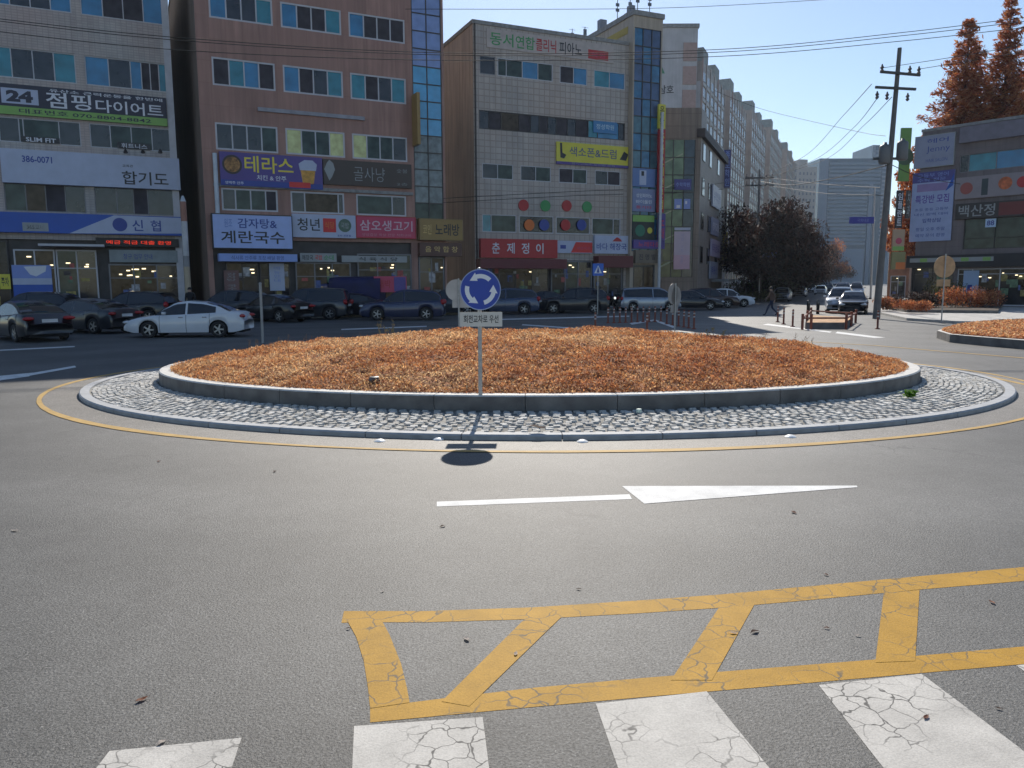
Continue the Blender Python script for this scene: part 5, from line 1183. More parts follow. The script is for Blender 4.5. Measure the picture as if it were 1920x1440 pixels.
    for c in (-wb/2, wb/2):
        for sgn in (-1, 1):
            wm = Matrix.Translation((c, sgn*(W/2-.13), rw)) @ Matrix.Rotation(R(-90*sgn), 4, 'X')
            mb = MB(); mb.lathe([(rw*.62, .085), (rw*.68, .10), (rw*.92, .10), (rw, .06), (rw, -.09), (rw*.9, -.1), (.02, -.1)], 22 if not low else 12); w_o = mb.build('wheel', tyre, root, wm, smooth=True)
            mb = MB(); mb.lathe([(rw*.60, .06), (rw*.64, .092), (rw*.70, .092)], 22 if not low else 12)
            mb.lathe([(.0, .085), (.055, .08), (.06, .05)], 10); mb.lathe([(.0, .03), (rw*.62, .03)], 16, 1)
            for s_ in range(5): mb.box(-.028, .028, .03, rw*.63, .055, .078, 0, Matrix.Rotation(2*math.pi*s_/5+.3, 4, 'Z'))
            if not low: mb.build('rim', [rimm, under], w_o)
            else: mb.build('rim', [rimm, under], w_o)
    zf = interp(k['belt'], L/2-.2)
    for sgn in (-1, 1):
        mb = MB(); mb.lathe([(0, -1), (.5, -.87), (.87, -.5), (1, 0), (.87, .5), (.5, .87), (0, 1)], 10, M=Matrix.Diagonal((.16, .24, .075, 1))); mb.build('headlight', headm, root, Matrix.Translation((L/2-.14, sgn*W*.345, zf-.06)) @ Matrix.Rotation(R(-28*sgn), 4, 'Z'), smooth=True)
        zt_ = .86 if kind == 'sedan' else 1.0
        mb = MB(); mb.lathe([(0, -1), (.5, -.87), (.87, -.5), (1, 0), (.87, .5), (.5, .87), (0, 1)], 10, M=Matrix.Diagonal((.14, .24, .075 if kind == 'sedan' else .16, 1))); mb.build('tail_light', tailm, root, Matrix.Translation((-L/2+.1, sgn*W*.36, zt_)) @ Matrix.Rotation(R(28*sgn), 4, 'Z'), smooth=True)
        mb = MB(); mb.box(-.07, .07, -.09, .09, -.055, .055); mb.build('wing_mirror', paint, root, Matrix.Translation((rp_[-1][0]-.42, sgn*(W/2+.06), interp(k['belt'], .6)+.07)), bevel=.03)
    mb = MB(); mb.box(-.015, .015, -.26, .26, -.06, .06); mb.build('number_plate', platem, root, Matrix.Translation((-L/2-.005, 0, .78 if kind == 'sedan' else .82)))
    mb = MB(); mb.box(-.012, .012, -.45, .45, -.09, .07); mb.build('grille', under, root, Matrix.Translation((L/2+.001, 0, .46)))
    return root
def cpaint(n, c, m=.35): return mat('paint_'+n, c, .28, m, var=.04, coat=.6)
PW = cpaint('white', (.60, .62, .66), 0); PK = cpaint('black', (.012, .013, .018)); PN = cpaint('navy', (.02, .028, .075)); PG = cpaint('graphite', (.035, .04, .05)); PB = cpaint('slate_blue', (.045, .065, .12)); PS = cpaint('silver', (.30, .33, .38), .5); PR = cpaint('brown', (.05, .025, .02))
def put(kind, paint, px, py, deg, label, sc=.97, **kw):
    """px,py: picture point under the middle of the nearer side; deg: heading, 180 = facing left"""
    g = G(px, py); a = R(deg); n = Vector((-math.sin(a), math.cos(a)));
    if n.y < 0: n = -n
    hwid = KIND[kind]['W']/2*sc*abs(math.cos(a))+KIND[kind]['L']/2*sc*abs(math.sin(a)); p = Vector((g.x, g.y+hwid))
    return make_car(kind, paint, p.x, p.y, a, label, sc, **kw)
put('sedan', PK, -22, 645, 140, 'black sedan with red tail lamps cut by the left edge of the picture')
put('sedan', PG, 122, 628, 158, 'dark grey blue sedan seen from behind, second car from the left')
put('suv', PK, 232, 608, 172, 'black car half hidden behind the white sedan and the dark grey one')
put('sedan', PW, 338, 634, 184, 'white sedan parked sideways left of the round mound', .93)
put('sedan', PK, 490, 606, 150, 'black car just behind the rear of the white sedan, near the thin grey post')
put('box_suv', PG, 572, 600, 178, 'boxy dark graphite estate car in front of the pink building')
put('suv', PN, 752, 601, 181, 'navy sport utility car left of the blue roundabout sign')
put('suv', PG, 838, 592, 176, 'dark car mostly hidden behind the blue roundabout sign')
put('suv', PB, 945, 590, 177, 'slate blue sport utility car right of the blue roundabout sign')
put('suv', PK, 1078, 588, 176, 'black car with red tail lamps before the red awning')
put('van', PS, 1221, 583, 3, 'silver minivan facing right in front of the stair tower', .86)
put('sedan', PK, 1304, 582, -12, 'black sedan facing right beside the orange posts', .95)
put('suv', PR, 1342, 578, -14, 'dark brown car between the black sedan and the white one', .9)
put('suv', PW, 1371, 576, -8, 'white sport utility car at the far end of the shaded row', .86)
for px_, py_, k_, P_, h_, lab_ in ((40, 612, 'suv', PK, 175, 'dark car in the back row at the far left behind the black sedan'), (418, 600, 'suv', PG, 176, 'dark car roof showing behind the tail of the white sedan'),
        (650, 596, 'sedan', PK, 178, 'low black car squeezed between the graphite estate and the navy car'), (1018, 586, 'sedan', PK, 176, 'black car between the slate blue and the red lamped car')):
    put(k_, P_, px_, py_, h_, lab_)
avh = math.degrees(math.atan2(-1, -.45))
for i, (x, y, k, P, lab) in enumerate(((1482, 566, 'sedan', PS, 'silver sedan, nearest of the row facing us on the left of the avenue'), (1513, 557, 'sedan', PS, 'second silver car of the avenue row'), (1531, 550, 'suv', PW, 'third car of the avenue row, pale'),
        (1543, 545, 'sedan', PN, 'fourth car of the avenue row, dark blue'), (1550, 541, 'suv', PW, 'farthest car of the avenue row, white'))):
    put(k, P, x, y, avh, lab, .95, low=True)
for i, (x, y, k, P, lab, sc_) in enumerate(((1606, 588, 'suv', PW, 'white car with dark front leading the queue on the avenue', .95), (1601, 566, 'van', PW, 'white van second in the queue on the avenue', 1.0), (1597, 551, 'suv', PS, 'silver car third in the avenue queue', 1), (1622, 556, 'van', PS, 'pale van right of the queue on the avenue', 1), (1632, 590, 'sedan', PK, 'black car in the shade left of the utility pole foot', .95))):
    put(k, P, x, y, avh, lab, sc_, low=True)
for i in range(9):
    D = 78+i*13.5; side = -1 if i % 2 else 1; off = (2.0, -4.6)[i % 2]
    xx = (.45*D+1.2+(-5.2 if i % 2 else 5.6))*K*1.0
    make_car(('sedan', 'suv', 'van')[i % 3], (PW, PS, PK, PG)[i % 4], xx, D*K+30, R(avh if i % 2 == 0 else avh), ('right', 'left')[i % 2]+' side of the far avenue, '+('first', 'first', 'second', 'second', 'third', 'third', 'fourth', 'fourth', 'fifth')[i]+' distant '+('white', 'silver', 'black', 'grey')[i%4]+' car counting away from us', .95, low=True)
# blue truck with tarpaulin and red banner
g = G(690, 597); TR = empty('delivery_truck', Matrix.Translation((g.x-2.0, g.y+4.2, 0)) @ Matrix.Rotation(R(178), 4, 'Z')); tag(TR, 'blue covered truck with a red banner behind the navy car', 'truck')
bluep = cpaint('truck_blue', (.012, .02, .12), 0); tarp = mat('tarpaulin_blue', (.012, .014, .075), .7, var=.25, bump=.5, bsc=4)
mb = MB(); mb.box(1.0, 2.5, -.85, .85, .55, 2.0); mb.build('cab', bluep, TR, bevel=.15); mb = MB(); mb.box(1.6, 2.53, -.78, .78, 1.25, 1.85); mb.box(1.3, 2.1, -.862, .862, 1.3, 1.82); mb.build('cab_window', cglass, TR)
mb = MB(); n_ = 10
for q in range(n_):
    a0_, a1_ = math.pi*q/n_, math.pi*(q+1)/n_
    f = lambda a: (-.88*math.cos(a), 2.0+.42*math.sin(a)**.7)
    (ya, za), (yb_, zb_) = f(a0_), f(a1_); mb.quad((-2.2, ya, za), (.95, ya, za), (.95, yb_, zb_), (-2.2, yb_, zb_)); mb.f[-1] = mb.f[-1][::-1]; mb.poly([(.95, ya, za), (.95, yb_, zb_), (.95, 0, 1.9)]); mb.poly([(-2.2, ya, za), (-2.2, yb_, zb_), (-2.2, 0, 1.9)])
mb.box(-2.2, .95, -.88, .88, .9, 2.0); mb.build('tarpaulin', tarp, TR)
mb = MB(); mb.box(-2.3, 2.4, -.8, .8, .5, .88); mb.build('chassis', under, TR)
for c in (-1.5, 1.7):
    for sgn in (-1, 1):
        mb = MB(); mb.lathe([(.0, .09), (.2, .1), (.33, .1), (.35, .05), (.35, -.1), (0, -.1)], 18); mb.build('wheel', tyre, TR, Matrix.Translation((c, sgn*.78, .35)) @ Matrix.Rotation(R(-90*sgn), 4, 'X'))
a, b = A(702, 548, 43*K), A(762, 518, 43*K); mb = MB(); mb.box(0, b.x-a.x, -.08, .08, 0, b.z-a.z, 0)
for x in (.05, b.x-a.x-.05): mb.box(x-.03, x+.03, -.03, .03, -a.z+.12, 0)
o = mb.build('banner_stand', pink, M=Matrix.Translation((a.x, 43*K, a.z))); tag(o, 'pink and violet banner on thin legs behind the navy car', 'banner')
SG[o.name] = (b.x-a.x, b.z-a.z, .08); mb = MB(); w_ = b.x-a.x; mb.quad((w_*.62, -.085, .05), (w_*.98, -.085, .05), (w_*.98, -.085, b.z-a.z-.05), (w_*.62, -.085, b.z-a.z-.05)); mb.build('violet_panel', purp, o)
mb = MB(); add_text(mb, '대박', w_*.12, w_*.52, .25, b.z-a.z-.2, -.09, 0, .05); mb.build('lettering', bred, o)
# scooters
def scooter(px, py, deg, label):
    g = G(px, py); r = empty('motor_scooter', Matrix.Translation((g.x, g.y, 0)) @ Matrix.Rotation(R(deg), 4, 'Z')); tag(r, label, 'scooter', 'scooters before the cream building')
    for x in (-.6, .6):
        mb = MB(); mb.lathe([(.12, .04), (.2, .06), (.26, .04), (.27, 0), (.26, -.04), (.2, -.06), (.12, -.04)], 16); mb.build('wheel', tyre, r, Matrix.Translation((x, 0, .27)) @ Matrix.Rotation(R(90), 4, 'X'))
    mb = MB(); mb.box(-.75, -.05, -.16, .16, .35, .72); mb.box(-.1, .35, -.14, .14, .3, .4); mb.box(.3, .48, -.17, .17, .35, .95); mb.build('body', PK, r, bevel=.06)
    mb = MB(); mb.box(-.7, .0, -.14, .14, .72, .84); mb.build('seat', under, r, bevel=.04)
    mb = MB(); mb.tube((.55, 0, .3), (.35, 0, 1.0), .03, .03, 8); mb.tube((.32, -.33, 1.02), (.32, .33, 1.02), .02, .02, 8); mb.build('handlebar', under, r)
    mb = MB(); mb.lathe([(0, .06), (.07, .05), (.1, 0)], 12); mb.build('headlight', mat('lamp_on', (.9, .9, .85), .3, emis=(1, 1, .95), es=.8), r, Matrix.Translation((.46, 0, .88)) @ Matrix.Rotation(R(90), 4, 'Y'))
    mb = MB(); mb.box(-.95, -.6, -.2, .2, .86, 1.2); mb.build('top_box', PG, r, bevel=.04)
scooter(1147, 582, -70, 'black scooter with a top box, left of the pair beside the minivan'); scooter(1163, 582, -80, 'black scooter right of the pair, nearest the minivan')
# ================================================================ street furniture
obr = mat('post_orange_brown', (.20, .05, .025), .6, var=.15); white_band = mat('reflective_band', (.5, .45, .42), .5)
def bollard_proto():
    r = empty('bollard', Matrix()); mb = MB(); mb.lathe([(.0, 0), (.11, 0), (.10, .03), (.045, .05), (.042, .74), (.03, .78), (0, .785)], 12); mb.build('post', obr, r, smooth=True)
    for z in (.5, .64): mb = MB(); mb.lathe([(.0445, z), (.0445, z+.06)], 12); mb.build('reflective_band', white_band, r)
    return r
proto = bollard_proto(); nb_ = 0
def bollard(px, py, label, group, s=1.0):
    global nb_
    o = proto if nb_ == 0 else proto.copy()
    if nb_:
        COL.objects.link(o)
        for ch in proto.children: c = ch.copy(); COL.objects.link(c); c.parent = o
    nb_ += 1; g = G(px, py); o.matrix_world = Matrix.Translation((g.x, g.y, 0)) @ Matrix.Scale(s, 4); tag(o, label, 'bollard', group)
for x in (1140, 1151, 1162, 1173, 1184, 1195, 1206, 1217, 1228, 1239): bollard(x, 606-(x-1140)*.03, 'thin brown post with pale bands in the long shaded row behind the mound', 'posts in the shaded row behind the mound')
for x in (1250, 1261, 1272, 1282, 1291, 1301): bollard(x, 608+(x-1250)*.18, 'thin brown post in the close set shaded cluster around the grey sign backs', 'posts around the grey sign backs')
bollard(1116, 622, 'single brown post at the left tip of the shaded painted island', None); bollard(1213, 624, 'single brown post before the middle of the shaded row', None)
for x, y, l in ((1458, 604, 'sunlit orange post, leftmost beside the walking person'), (1469, 608, 'sunlit orange post, second from the left'), (1486, 613, 'sunlit orange post, third from the left'), (1645, 617, 'lone sunlit orange post right of the fenced planter')): bollard(x, y, l, None)
for x, l in ((1515, 'left'), (1533, 'right')):
    g = G(x, 589); mb = MB(); mb.lathe([(0, 0), (.1, 0), (.1, .8), (.08, .86), (0, .88)], 12); o = mb.build('bollard', PK, M=Matrix.Translation((g.x, g.y, 0)), smooth=True); tag(o, f'short thick black bollard behind the fenced planter, {l} of two', 'bollard', 'black bollards')
# fenced planter
a, b = G(1502, 618), G(1592, 610); P = [G(1504, 618), G(1586, 618), G(1604, 606), G(1520, 600)]
pf = tag(empty('fenced_planter', Matrix.Translation((P[0].x, P[0].y, 0))), 'low planter bed ringed by an orange brown rail fence', 'planter')
o0 = P[0].copy(); L_ = [p-o0 for p in P]
for p in [*L_, (L_[0]+L_[1])*.2, (L_[1]+L_[2])/2, (L_[3]+L_[0])/2]:
    mb = MB(); mb.box(p.x-.045, p.x+.045, p.y-.045, p.y+.045, 0, .66); mb.build('post', obr, pf, bevel=.01)
for i in range(4):
    p, q = L_[i], L_[(i+1) % 4]; mb = MB()
    mb.tube((p.x, p.y, .48), (q.x, q.y, .48), .04, .04, 6); mb.build('rail', obr, pf)
mb = MB(); c = sum(L_, Vector())/4; I = [c+(p-c)*.9 for p in L_]
mb.poly([(p.x, p.y, .28) for p in I]); 
for i in range(4): p, q = I[i], I[(i+1) % 4]; mb.quad((p.x, p.y, 0), (q.x, q.y, 0), (q.x, q.y, .28), (p.x, p.y, .28), 1)
mb.build('planter_bed', [mat('tan_earth', (.45, .27, .14), .9, var=.4, sc_=5), granite_d], pf)
# grey post on the left, sign backs
g = G(493, 643); mb = MB(); mb.tube((0, 0, 0), (0, 0, A(493, 532, g.y).z), .045, .045, 12); mb.lathe([(.05, 0), (.055, .02), (.03, .06), (0, .07)], 12, M=Matrix.Translation((0, 0, A(493, 533, g.y).z)))
o = mb.build('thin_post', mat('grey_post', (.33, .32, .31), .5, .2), M=Matrix.Translation((g.x, g.y, 0))); tag(o, 'thin grey post standing behind the left part of the mound', 'post')
def backsign(px, pyb, top, cdisc, rpx, plate_, yaw, label, m=alu, D=None):
    g = G(px, pyb) if D is None else Vector((A(px, 530, D).x, D, 0)); D = g.y
    r = empty('traffic_sign', Matrix.Translation((g.x, g.y, 0)) @ Matrix.Rotation(R(yaw), 4, 'Z')); tag(r, label, 'road sign')
    mb = MB(); mb.tube((0, 0, 0), (0, 0, A(px, top, D).z), .03, .03, 10); mb.build('post', galv, r)
    for (dx, cy) in cdisc:
        mb = MB(); disc(mb, rpx*D/FPX, .035, .05, 40); mb.build('sign_disc', m, r, Matrix.Translation((dx*D/FPX, 0, A(px, cy, D).z)))
    for (x0, x1, y0, y1) in plate_:
        mb = MB(); mb.box(x0*D/FPX, x1*D/FPX, .035, .05, A(px, y1, D).z, A(px, y0, D).z); mb.build('plate', m, r)
    return r
backsign(861, 634, 522, [(-4, 544)], 20, [(-12, 26, 561, 577)], 4, 'grey back of a round sign with small plate half hidden by the blue sign', mat('sign_back_warm', (.50, .46, .42), .6))
backsign(1265, 620, 531, [(-6, 551), (6, 556)], 19, [(-14, 14, 572, 586)], 50, 'pair of grey sign backs on one post among the shaded brown posts', mat('sign_back_dull', (.36, .32, .29), .6))
backsign(1770, 592, 476, [(0, 500)], 20.5, [(-13, 13, 524, 537)], 3, 'tan lit back of a round sign in front of the dark right building', leafy(mat('sign_back_tan', (.50, .34, .19), .6, var=.15, sc_=5), .2), D=33*K)
# small blue square sign
D = 44*K; g = A(1121, 530, D); r = empty('road_sign', Matrix.Translation((g.x, D, 0))); tag(r, 'blue square crossing sign on a thin post before the maroon awning', 'road sign')
mb = MB(); mb.tube((0, 0, 0), (0, 0, A(1121, 493, D).z), .035, .035, 8); mb.build('post', galv, r)
h = A(1121, 494, D).z-A(1121, 517, D).z; mb = MB(); mb.box(-h*.45, h*.45, -.06, -.04, 0, h); f_ = mb.build('blue_panel', smat('sign_blue_bright', (.03, .13, .55)), r, Matrix.Translation((0, 0, A(1121, 517, D).z)))
mb = MB(); mb.poly([(0, -.066, h*.85), (-h*.32, -.066, h*.2), (h*.32, -.066, h*.2)][::1]); mb.build('white_triangle', swhite, f_)
mb = MB(); disc(mb, h*.06, -.074, -.07, 12, 0, h*.62); mb.poly([(-h*.05, -.072, h*.55), (-h*.12, -.072, h*.25), (h*.1, -.072, h*.25), (h*.06, -.072, h*.55)]); mb.build('walking_figure', txb, f_)
# utility poles
dk = mat('pole_concrete_dark', (.12, .12, .12), .8, var=.2, sc_=3); iron = mat('dark_iron', (.05, .055, .06), .6); por = mat('insulator', (.10, .09, .09), .3)
def big_pole(D, px0, px1, ytop, ybase, label):
    b, t = A(px0, ybase, D), A(px1, ytop, D); b.z = 0
    r = empty('utility_pole', Matrix.Translation((b.x, D, 0))); tag(r, label, 'utility pole', None)
    top = Vector((t.x-b.x, 0, t.z)); mb = MB(); mb.tube((0, 0, 0), top, .19, .10, 16); mb.build('pole', dk, r)
    return r, top, b
P1_, top, base = big_pole(37*K, 1645, 1687, 90, 560, 'tall dark concrete utility pole leaning right, with transformers and crossarms')
ax = lambda py: top*((A(1670, py, 37*K).z)/top.z)
for (y, x0, x1) in ((139, 1649, 1721), (167, 1640, 1713)):
    c = ax(y); s = 37*K/FPX; mb = MB(); pxc = 1645+(1687-1645)*(560-y)/470
    mb.box(-(pxc-x0)*s, (x1-pxc)*s, -.2, -.1, -.06, .06, 0, Matrix.Translation(c) @ Matrix.Rotation(R(5 if y < 150 else 3), 4, 'Y')); mb.build('crossarm', iron, P1_)
    for x in ((x0+3, x1-3, (x1+pxc)/2) if y < 150 else (x0+4, x0+22, x1-14)):
        mb = MB(); sgn = 1 if y < 150 else -1
        mb.lathe([(.03, 0), (.1, .08), (.05, .16), (.1, .24), (.05, .32), (.03, .4)], 10, M=Matrix.Translation((c.x+(x-pxc)*s, -.15, c.z+(0 if sgn > 0 else -.6)-(x-pxc)*s*.06))); mb.build('insulator', por, P1_)
for x, y, l in ((1657, 290, 0), (1690, 283, 1)):
    c = A(x, y, 37*K); mb = MB(); mb.lathe([(0, -.5), (.23, -.48), (.28, -.4), (.28, .36), (.23, .46), (.1, .5), (.08, .6), (0, .6)], 16); mb.build('transformer', mat('transformer_grey', (.12, .13, .14), .5), P1_, Matrix.Translation((c.x-base.x, -.1, c.z)), smooth=True)
mb = MB(); c = ax(300); mb.box(-.9, .9, -.1, .0, 0, .12, 0, Matrix.Translation(c)); mb.build('bracket', iron, P1_)
P2_, top2, base2 = big_pole(78*K, 1418, 1424, 318, 545, 'grey utility pole standing in front of the dark avenue trees')
for y in (334, 348):
    mb = MB(); c = A(1423, y, 78*K); w_ = 26*78*K/FPX; mb.box(-w_, w_, -.2, -.08, -.08, .08); o = mb.build('crossarm', iron, P2_, Matrix.Translation((c.x-base2.x, 0, c.z)))
    for q in (-.9, -.5, .5, .9): mb = MB(); mb.lathe([(.03, 0), (.12, .1), (.05, .2), (.1, .3), (0, .4)], 8, M=Matrix.Translation((w_*q, -.14, .08))); mb.build('insulator', por, o)
# lamp mast with blue road sign
D = 78*K; g = A(1634, 530, D); r = empty('mast_sign', Matrix.Translation((g.x, D, 0))); tag(r, 'slim pale mast carrying a blue direction sign left of the big utility pole', 'sign mast')
mb = MB(); mb.tube((0, 0, 0), (-.2, 0, A(1632, 352, D).z), .12, .08, 10); mb.build('mast', alu, r); zt_ = A(1632, 413, D).z
mb = MB(); mb.tube((0, 0, zt_), (-(1632-1585)*D/FPX, 0, zt_), .05, .05, 8); mb.build('arm', alu, r); h = 12*D/FPX
mb = MB(); mb.box(-(1632-1584)*D/FPX, -.15, -.1, -.06, zt_-h/2, zt_+h/2); s_ = mb.build('blue_sign', smat('road_sign_deep_blue', (.01, .03, .32)), r); mb = MB(); add_text(mb, '국회대로', -2.0, -.7, zt_-h*.25, zt_+h*.25, -.11, 0, .0); mb.build('lettering', pblue, s_)
mb = MB(); mb.tube((0, 0, 0), (0, 0, A(1438, 470, 72*K).z), .05, .05, 8); g = A(1424, 530, 72*K); r = mb.build('street_name_sign', galv, M=Matrix.Translation((g.x, 72*K, 0))); tag(r, 'small lilac blue street name plate on a post under the trees', 'street sign')
z_ = A(1438, 478, 72*K).z; mb = MB(); mb.box(.1, 1.7, -.03, .03, z_-.25, z_+.25); s_ = mb.build('name_plate', smat('name_plate_blue', (.14, .15, .42)), r); mb = MB(); add_text(mb, '안양천로', .3, 1.5, z_-.12, z_+.12, -.04, 0, 0); mb.build('lettering', txw, s_)
# striped pole beside the bank
D = 41.0; g = A(352, 530, D); r = empty('striped_post', Matrix.Translation((g.x, D, .12))); tag(r, 'rust, white and tan banded post at the right corner of the pale tiled building', 'post')
zs_ = [0, A(352, 500, D).z, A(352, 480, D).z, A(352, 415, D).z, A(352, 378, D).z, A(352, 367, D).z]
for i, m_ in enumerate((mat('band_tan', (.40, .33, .24), .7), mat('band_grey', (.25, .25, .26), .7), mat('band_white', (.48, .48, .5), .7, var=.2), mat('band_rust', (.32, .16, .12), .7), mat('band_cap', (.45, .5, .55), .6))):
    mb = MB(); mb.tube((0, 0, zs_[i]-.12 if i else 0), (0, 0, zs_[i+1]-.12), .15, .15 if i < 4 else .05, 14); mb.build('band', m_, r)
# wires
wm = mat('wire_black', (.02, .02, .022), .7)
def wire(pts, label, r=.014, n=14, sm=True):
    P = [A(*p) for p in pts]; Q = []
    for i in range(len(P)-1):
        p0, p1, p2, p3 = P[max(0, i-1)], P[i], P[i+1], P[min(len(P)-1, i+2)]
        for k in range(n):
            t = k/n; Q.append(.5*((2*p1)+(-p0+p2)*t+(2*p0-5*p1+4*p2-p3)*t*t+(-p0+3*p1-3*p2+p3)*t**3))
    Q.append(P[-1]); mb = MB(); o = Q[0].copy(); mb.path([q-o for q in Q], r, 5); tag(mb.build('overhead_wire', wm, M=Matrix.Translation(o)), label, 'wire', 'overhead wires')
wire([(-80, 30, 26), (340, 76, 28), (835, 103, 30), (1340, 98, 32), (1700, 66, 33), (2000, 30, 34)], 'upper wire of the pair sagging right across the whole picture')
wire([(-80, 50, 26), (340, 94, 28), (835, 113, 30), (1340, 106, 32), (1700, 76, 33), (2000, 42, 34)], 'lower wire of the pair sagging right across the whole picture')
wire([(-80, 26, 26.5), (340, 71, 28.5), (835, 99, 30.5), (1340, 93, 32.5), (1700, 60, 33.5), (2000, 22, 34)], 'thin topmost wire close above the sagging pair')
wire([(760, 17, 40), (1240, 15, 44), (1600, -4, 48)], 'faint wire crossing the sky just under the top edge')
wire([(1720, 130, 41), (1800, 117, 38), (2000, 84, 32)], 'wire running right from the upper crossarm to the trees')
wire([(1650, 128, 41), (1800, 105, 38), (2000, 70, 32)], 'upper wire running right behind the pole top')
wire([(1634, 158, 41), (1580, 218, 60), (1511, 291, 75), (1424, 334, 86.5)], 'leftmost of the three wires falling left from the big pole', .02)
wire([(1648, 180, 41), (1600, 240, 60), (1530, 298, 75), (1430, 338, 86.5)], 'middle of the three wires falling left from the big pole', .02)
wire([(1672, 182, 41), (1620, 235, 60), (1545, 300, 75), (1418, 338, 86.5)], 'rightmost of the three wires falling left from the big pole', .02)
wire([(1340, 170, 60), (1430, 205, 62), (1600, 245, 50), (1660, 255, 41)], 'slack wire from the sky gap to the big pole')
wire([(830, 372, 50), (1100, 358, 56), (1300, 350, 70), (1424, 334, 86.5), (1540, 345, 60), (1650, 352, 41)], 'long low wire passing the far pole', .02)
wire([(830, 380, 50), (1100, 366, 56), (1300, 360, 70), (1424, 348, 86.5), (1540, 362, 60), (1655, 366, 41)], 'lower companion of the long low wire passing the far pole', .02)
wire([(1424, 340, 86.5), (1480, 347, 70), (1560, 335, 55), (1662, 310, 41)], 'dark cable sagging between the far pole and the transformer', .03)
wire([(1655, 300, 41), (1720, 330, 45), (1800, 345, 50)], 'short cable from the transformer to the right building', .02)
# ================================================================ trees
def tree(x, y, h, cw, mats, n, label, seed, kind='broad', size=.16, group=None, name='street_tree', fill=1.0):
    rg = np.random.default_rng(seed); rs = random.Random(seed)
    r = empty(name, Matrix.Translation((x, y, 0))); tag(r, label, 'tree', group)
    tk = MB(); pts = [Vector((0, 0, 0))]
    if kind == 'cone':
        tk.tube((0, 0, 0), (rs.uniform(-.2, .2), 0, h*.55), .42, .22, 12); tk.tube((0, 0, h*.54), (.1, 0, h*.97), .22, .03, 8)
        cs = []; z = h*.16
        while z < h*.985:
            R_ = cw*(1-(z/h))**.82*rs.uniform(.75, 1.08)+.12; nb = max(3, int(9*(1-z/h)+3)); a0_ = rs.uniform(0, 6)
            for k in range(nb):
                a = a0_+2*math.pi*k/nb+rs.uniform(-.2, .2); rr_ = R_*rs.uniform(.7, 1.12)
                e = Vector((rr_*math.cos(a), rr_*math.sin(a), z+rr_*.25)); tk.tube((0, 0, z), e, .05, .015, 5, caps=False)
                for f in (.35, .6, .85): p = Vector((0, 0, z)).lerp(e, f); q_ = .6+1.25*(1-z/h); cs.append((p.x, p.y, p.z, q_*(.5+.3*(1-f)), q_*(.5+.3*(1-f)), q_*(.4+.3*(1-f))))
            z += h*.034
        P = crown_pts(rg, cs, n)
    else:
        tk.tube((0, 0, 0), (0, 0, h*.35), .2, .15, 10); cs = []
        for k in range(13):
            a = rs.uniform(0, 6.28); el = rs.uniform(-.15, 1.35); d = Vector((math.cos(a)*math.cos(el), math.sin(a)*math.cos(el), math.sin(el)))
            ln = (h*.6)*rs.uniform(.6, 1.0); ln = ln if el > .7 else min(ln, cw*1.0); e = Vector((0, 0, h*.3))+d*ln; tk.tube((0, 0, h*.3), e, .1, .02, 6, caps=False)
            for f in (.55, .8, 1): p = Vector((0, 0, h*.3)).lerp(e, f); s_ = rs.uniform(.16, .27)*h*.6*fill; cs.append((p.x, p.y, p.z, s_, s_, s_*.8))
        P = crown_pts(rg, cs, n)
    tk.build('trunk', bark, r); o = leaf_carpet('crown', P, size, mats, 1.4, seed, lift=0); o.parent = r
    return r
for i, (px_, ptop, D, cw, n_, lab) in enumerate(((1818, 32, 60, 7.0, 30000, 'left tall conical rust red tree behind the dark right building'), (1832, 60, 64, 3.4, 5000, 'slim half bare rust tree in the gap between the tall cones'), (1897, -8, 59, 5.6, 24000, 'second tall conical rust tree, cut by the top edge near the right'), (1960, 10, 60, 6.0, 18000, 'conical tree cut by the right edge of the picture'))):
    p = A(px_, ptop, D*K); tree(p.x, p.y, p.z, cw*K, leafA, int(n_*3.2), lab, 30+i, 'cone', .21, 'conical rust trees', 'conical_tree')
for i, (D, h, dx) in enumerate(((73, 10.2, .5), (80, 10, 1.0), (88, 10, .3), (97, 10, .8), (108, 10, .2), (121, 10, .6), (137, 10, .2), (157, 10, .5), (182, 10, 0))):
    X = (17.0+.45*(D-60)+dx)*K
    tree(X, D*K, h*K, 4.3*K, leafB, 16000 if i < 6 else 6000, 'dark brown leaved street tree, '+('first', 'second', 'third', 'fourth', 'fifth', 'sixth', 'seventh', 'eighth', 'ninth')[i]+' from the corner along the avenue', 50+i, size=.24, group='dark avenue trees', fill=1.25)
for i, (px_, D, h, mt, lab) in enumerate(((1556, 215, 14, leafA, 'red orange tree at the far end of the dark tree row'), (1578, 240, 10, leafB, 'small brown tree beyond the red orange one'))):
    p = A(px_, 500, D*K); tree(p.x, p.y, h*K, 4*K, mt, 5000, lab, 70+i, size=.3, fill=1.2)
# trees closing the avenue and the open side behind the camera's right
for i in range(5):
    D = 150+i*28; tree((.45*D+13)*K+i, D*K, 9*K, 4*K, leafB if i % 2 else leafA, 3500, 'distant autumn tree, '+('nearest', 'second', 'third', 'fourth', 'last')[i]+' on the right side of the avenue', 90+i, size=.3, group='trees on the right of the avenue', fill=1.2)
